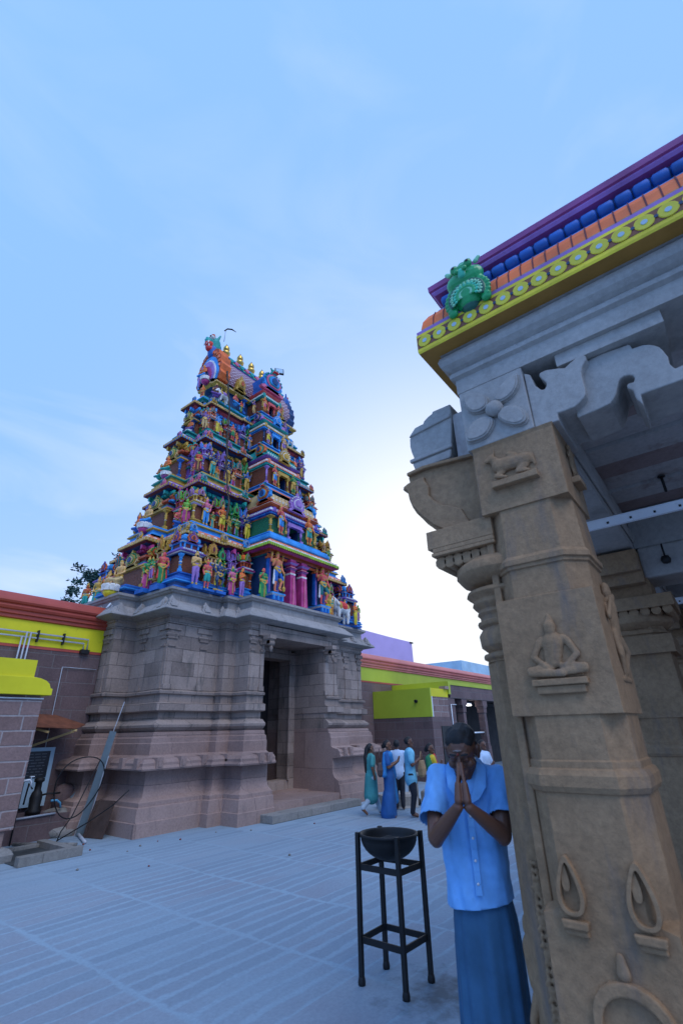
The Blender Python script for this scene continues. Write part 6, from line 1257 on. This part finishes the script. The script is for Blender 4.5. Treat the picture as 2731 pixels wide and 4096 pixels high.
person(10.24, 5.64, 1.47, R(8), (skin2, cl('yellow_red_print', (.55,.38,.02)), cl('green_blouse', (.01,.16,.07)), hairm, cl('bright_red_drape', (.60,.035,.02)), cl('yellow_drape', (.6,.45,.02))), 'woman in yellow and red sari with green blouse praying', extra=[((-.07,-.05,.80),(.06,-.07,.56),.05,.06,5,(1,.8)),((.08,.01,.81),(.13,.0,.64),.06,.07,4),((.05,-.07,.6),(.04,-.08,.45),.04,.04,4),((-.04,-.075,.40),(-.03,-.08,.30),.04,.04,4),((.06,-.05,.25),(.05,-.05,.1),.05,.05,4)], pose='pray', skirt=True)
person(11.25, 7.13, 1.52, R(120), (skin2, cl('dark_trousers', (.008,.010,.02)), cl('white_blue_shirt', (.45,.60,.80)), hairm, white_p, white_p), 'man in white shirt half hidden between the blue sari and the cyan shirt', pose='look')
person(11.47, 4.97, 1.50, R(-10), (skin2, cl('grey_trousers', (.05,.06,.08)), cl('white_blue_shirt', (.45,.60,.80)), hairm, white_p, white_p), 'young man in a white shirt looking down beside the pavilion pillar', pose='look')
def bag(u, v, z, rz, mat, label, w_=.34, h_=.30, d=.10, strap=.5):
    e = empty('shoulder_bag', (u, v, z), rz); tag(e, label, 'bag')
    m = MB(); m.sweep([(-w_/2,-d/2),(w_/2,-d/2),(w_/2,d/2),(-w_/2,d/2)], [(-.03,-h_/2),(.0,-h_/2+.05),(.01,0),(-.02,h_/2)], mat); m.build('bag_body', e, bevel=.02)
    m = MB(); m.tube([(-w_*.35,0,h_/2-.02),(-w_*.2,0,h_/2+strap*.6),(0,0,h_/2+strap),(w_*.2,0,h_/2+strap*.6),(w_*.35,0,h_/2-.02)], .009, mat, 6); m.build('strap', e)
bag(10.10, 6.88, .93, R(35), paint('brown_leather', (.07,.04,.035), .5), 'brown leather handbag at the side of the woman in the blue sari', .34, .28, .12, .28)
bag(10.70, 6.14, .93, R(10), paint('tan_jute', (.30,.19,.09), .8), 'tan cloth bag hanging from the arm of the man in the cyan shirt', .26, .34, .10, .18)
m = MB(); m.lathe([(.17,0),(.17,.12),(.13,.14),(.12,.62),(.15,.64),(.15,.72)], st_kerb, n=14); tag(m.build('stone_post', loc=(12.2, 7.3, 0)), 'short round grey stone post behind the praying couple', 'post')
m = MB(); m.box(-.55, .4, -.2, .2, 0, .30, st_grey); m.box(-.45, .3, -.21, -.2, .06, .24, st_kerb); o = m.build('carved_stone_block', loc=(11.6, 7.35, 0), rz=R(-30), bevel=.02); tag(o, 'low carved stone block on the ground behind the blue sari woman', 'stone block')
m = MB(); m.box(-.35, .3, -.25, .2, 0, .33, st_kerb); o = m.build('rough_stone_block', loc=(12.45, 6.95, 0), rz=R(20), bevel=.04); tag(o, 'rough darker boulder block on the ground right of the cyan shirt man', 'stone block')

# ---------------------------------------------------------------- the near man at prayer
man = empty('person', (2.725, 1.129, 0), R(-67.5)); tag(man, 'man in light blue shirt and dark wrap bowing over joined hands beside the pillar', 'person')
X0 = -.148
HM = Matrix.Translation((X0-.005, -.045, 1.635)) @ Matrix.Rotation(R(-11), 4, 'Z') @ Matrix.Rotation(R(27), 4, 'X')
def hp(x, y, z): return tuple(HM @ Vector((x, y, z)))
B = []
def hd_(a, b, r0, r1, s=0): B.append((hp(*a), hp(*b), r0, r1, s))
hd_((0,.035,.035),(0,-.015,.03),.076,.074); hd_((0,-.02,-.01),(0,-.035,-.05),.066,.056); hd_((0,-.035,-.06),(0,-.06,-.098),.048,.026); hd_((-.038,-.03,-.055),(-.018,-.062,-.098),.026,.018); hd_((.038,-.03,-.055),(.018,-.062,-.098),.026,.018)
hd_((0,-.085,.012),(0,-.108,-.026),.009,.014); hd_((-.014,-.096,-.032),(.014,-.096,-.032),.010,.010); hd_((-.02,-.086,-.064),(.02,-.086,-.064),.010,.010); hd_((-.018,-.084,-.078),(.018,-.084,-.078),.011,.011)
for s in (-1, 1):
    hd_((s*.018,-.088,.024),(s*.048,-.078,.026),.010,.008); hd_((s*.018,-.094,.031),(s*.046,-.085,.034),.0045,.004,3); hd_((s*.030,-.078,.004),(s*.036,-.077,.004),.0125,.0125); hd_((s*.045,-.062,-.028),(s*.042,-.062,-.03),.024,.024)
    B.append((hp(s*.080,.012,.015), hp(s*.078,.006,-.030), .018, .010, 0)); B.append((hp(s*.084,.022,.02), hp(s*.088,.02,-.005), .012, .010, 0))
hd_((0,.05,.055),(0,-.010,.072),.074,.060,3); hd_((0,.075,.03),(0,.078,-.03),.058,.040,3); hd_((-.03,.03,.07),(-.034,-.02,.068),.052,.040,3); hd_((.03,.03,.07),(.034,-.02,.068),.052,.040,3); hd_((-.058,.02,.03),(-.062,.012,.0),.025,.016,3); hd_((.058,.02,.03),(.062,.012,.0),.025,.016,3)
hd_((-.022,-.092,.054),(.022,-.092,.054),.0035,.0035,4); hd_((0,-.098,.036),(0,-.097,.04),.0058,.0058,5)
B.append(((X0,.03,1.44),hp(0,.02,-.07),.062,.056,0)); B.append(((X0,.015,1.40),(X0,-.0,1.50),.065,.05,0))
# arms
sh = lambda s: (X0+s*.165, .0, 1.50)
EL = {-1: (-.318,-.16,1.268), 1: (-.002,-.16,1.285)}; WR = {-1: (X0-.040,-.275,1.415), 1: (X0+.008,-.275,1.42)}
HC = X0-.016
up = Vector((.0,.33,.944)).normalized(); fw = Vector((0,-.944,.33))
for s in (-1, 1):
    e_l = Vector(EL[s]); w_r = Vector((HC+s*.026, -.270, 1.408)); B.append((sh(s), tuple(e_l), .052, .041, 0)); mid = e_l.lerp(w_r, .35)
    B.append((tuple(e_l), tuple(mid), .040, .037, 0)); B.append((tuple(mid), tuple(w_r), .037, .024, 0)); B.append((tuple(e_l+Vector((0,.005,-.012))), tuple(e_l+Vector((0,.01,.0))), .034, .034, 0))
    hx = HC+s*.020
    o_ = Vector((hx, -.262, 1.418))
    for k, (off, L1, L2, L3, rr) in enumerate(((-.030,.040,.026,.018,0.0090),(-.010,.046,.030,.021,.0098),(.010,.050,.033,.022,.0098),(.030,.046,.029,.021,.0094))):
        base_ = o_+up*.012+fw*(-off*.75); kn = o_+up*.078+fw*(-off); kn.x = hx-s*.004
        B.append((tuple(base_), tuple(kn), .0195, .0155, 0))
        q1 = kn+up*L1; q1.x = HC+s*.0112; q2 = q1+up*L2; q2.x = HC+s*.0100; q3 = q2+up*L3; q3.x = HC+s*.0085
        B += [(tuple(kn), tuple(q1), rr*1.08, rr, 0), (tuple(q1), tuple(q2), rr, rr*.92, 0), (tuple(q2), tuple(q3), rr*.92, rr*.75, 0)]
    t0 = o_+up*.020-fw*.030; t1 = t0+up*.032-fw*.016; t2 = t1+up*.030-fw*.004; t0.x = hx+s*.006; t1.x = hx+s*.006; t2.x = HC+s*.011; B += [(tuple(t0), tuple(t1), .0125, .0105, 0), (tuple(t1), tuple(t2), .0100, .0085, 0)]
# trunk, legs and feet under the clothes
B += [((X0,.0,1.0),(X0,.01,1.35),.10,.10,0,(1.05,.75)),((X0,.02,1.35),(X0,.02,1.46),.09,.07,0),((X0-.155,.01,1.495),(X0+.155,.01,1.495),.040,.040,0)]
for s in (-1, 1): B += [((X0+s*.055,0,.95),(X0+s*.07,-.01,.5),.062,.05,0),((X0+s*.07,-.01,.5),(X0+s*.07,.02,.08),.048,.03,0),((X0+s*.07,.03,.035),(X0+s*.085,-.13,.025),.034,.026,0)]
bm = grow(B, .0038, 'man_body', 2, .45); body = fig_obj(bm, 'body', (skin2, skin2, skin2, hairm, paint('ash_mark', (.22,.20,.19)), paint('red_mark', (.20,.03,.02))), man)
# shirt: grown, cut at hem and cuffs, then creased
SHR = [((X0,.0,.90),(X0,.0,1.15),.156,.146,0,(1.06,.86)),((X0,.0,1.15),(X0,.005,1.40),.146,.142,0,(1.10,.84)),((X0-.145,.015,1.515),(X0+.145,.015,1.515),.052,.052,0),((X0-.05,.035,1.545),(X0+.05,.035,1.545),.045,.045,0),((X0,.0,1.38),(X0,.015,1.48),.125,.085,0,(1.25,.85))]
CUF = {}
for s in (-1, 1):
    a = Vector((X0+s*.160,.01,1.510)); e2 = Vector((EL[s][0], EL[s][1], EL[s][2])); d = (e2-a); b2 = a+d*.72+Vector((s*.012,0,0)); CUF[s] = (b2, d.normalized()); SHR.append((tuple(a), tuple(a+d*.4), .062, .068, 1)); SHR.append((tuple(a+d*.4), tuple(a+d*1.0+Vector((s*.02,0,0))), .068, .080, 1))
sm_ = grow(SHR, .009, 'shirt', 4, .5)
bmx = bmesh.new(); bmx.from_mesh(sm_)
def cut(co, no):
    gm = bmx.verts[:]+bmx.edges[:]+bmx.faces[:]; bmesh.ops.bisect_plane(bmx, geom=gm, plane_co=co, plane_no=no, clear_outer=True)
cut((X0,0,.985), (.12,0,-1))
for s in (-1, 1):       # cut the cuff only: delete faces beyond the cuff plane near the arm
    co, no = CUF[s]; dl = [f for f in bmx.faces if f.material_index == 1 and (f.calc_center_median()-co).dot(no) > 0 and (f.calc_center_median()-co).length < .2]
    bmesh.ops.delete(bmx, geom=dl, context='FACES')
bmx.normal_update()
for v_ in bmx.verts:
    c_ = v_.co; k = noise.noise(Vector((c_.x*9, c_.y*9, c_.z*3.2)))*.014 + noise.noise(Vector((c_.x*24+3, c_.y*24, c_.z*6+c_.x*9)))*.009 + math.sin(c_.x*62+c_.z*7+noise.noise(c_*5)*4)*.0045*max(0, 1.42-c_.z)*2
    k += math.sin(c_.x*48+noise.noise(Vector((c_.x*3, 0, c_.z*3)))*6+c_.z*4)*.0042*min(1, max(0, 1.5-c_.z)*3) + abs(noise.noise(Vector((c_.x*11+c_.z*5, c_.y*8, c_.z*13))))*.008
    v_.co += v_.normal*k
bmx.to_mesh(sm_); bmx.free(); 
shirt_m = cl('light_blue_shirt', (.15,.40,.78), .85); sm_.materials.clear(); sm_.materials.append(shirt_m); shirt = bpy.data.objects.new('shirt', sm_); COL.objects.link(shirt); shirt.parent = man
sl = shirt.modifiers.new('t', 'SOLIDIFY'); sl.thickness = .003
m = MB()    # collar wings, placket and buttons
for s in (-1, 1):
    vs = [(X0+s*.012,-.118,1.405),(X0+s*.055,-.125,1.425),(X0+s*.095,-.095,1.475),(X0+s*.105,-.02,1.560),(X0+s*.080,.055,1.590),(X0+s*.045,.06,1.605),(X0+s*.062,.0,1.585),(X0+s*.055,-.06,1.525),(X0+s*.035,-.095,1.470)]
    vs2 = [(x, y-.006, z+.003) for x, y, z in vs]; n = len(vs)
    m.add(vs+vs2, [(0,1,2,8),(8,2,3,7),(7,3,4,6),(6,4,5)]+[tuple(n+i for i in f)[::-1] for f in [(0,1,2,8),(8,2,3,7),(7,3,4,6),(6,4,5)]]+[(i, (i+1) % n, n+(i+1) % n, n+i) for i in range(n)], shirt_m)
m.build('collar', man, bevel=.002)
m = MB(); pts_ = [(X0+.004, -.135-.004*math.sin(k), 1.40-.045*k) for k in range(9)]
for k in range(8): m.bar(pts_[k], pts_[k+1], .030, .006, shirt_m)
m.build('placket', man, bevel=.002)
for k in range(1, 8, 2):
    m = MB(); m.M = Matrix.Translation((X0+.004, -.141, 1.40-.045*k)) @ Matrix.Rotation(PI/2, 4, 'X'); m.lathe([(.006,0),(.006,.003)], white_p, n=10); m.build('button', man)

# wrap cloth
def wrap():
    vs = []; fs = []; n = 96; lv = [(1.08,.118),(1.0,.130),(.93,.140),(.82,.146),(.65,.146),(.45,.147),(.25,.152),(.08,.160)]
    for j, (z, r) in enumerate(lv):
        k = j/(len(lv)-1)
        for i in range(n):
            a = 2*PI*i/n; f = (math.sin(a*9+z*2)*.010+math.sin(a*17+1+z)*.006+noise.noise(Vector((math.cos(a)*2, math.sin(a)*2, z*2)))*.02)*k
            vs.append((X0+.01+math.cos(a)*(r*1.05+f), math.sin(a)*(r*.80+f), z))
    for j in range(len(lv)-1):
        for i in range(n): q = (i+1) % n; fs.append((j*n+i, j*n+q, (j+1)*n+q, (j+1)*n+i))
    m = MB(); m.add(vs, fs, cl('dark_blue_wrap', (.022,.10,.20), .8), True); return m
o = wrap().build('wrap_cloth', man)

# every child label cleared, depth sanity
print('objects', len(bpy.data.objects))
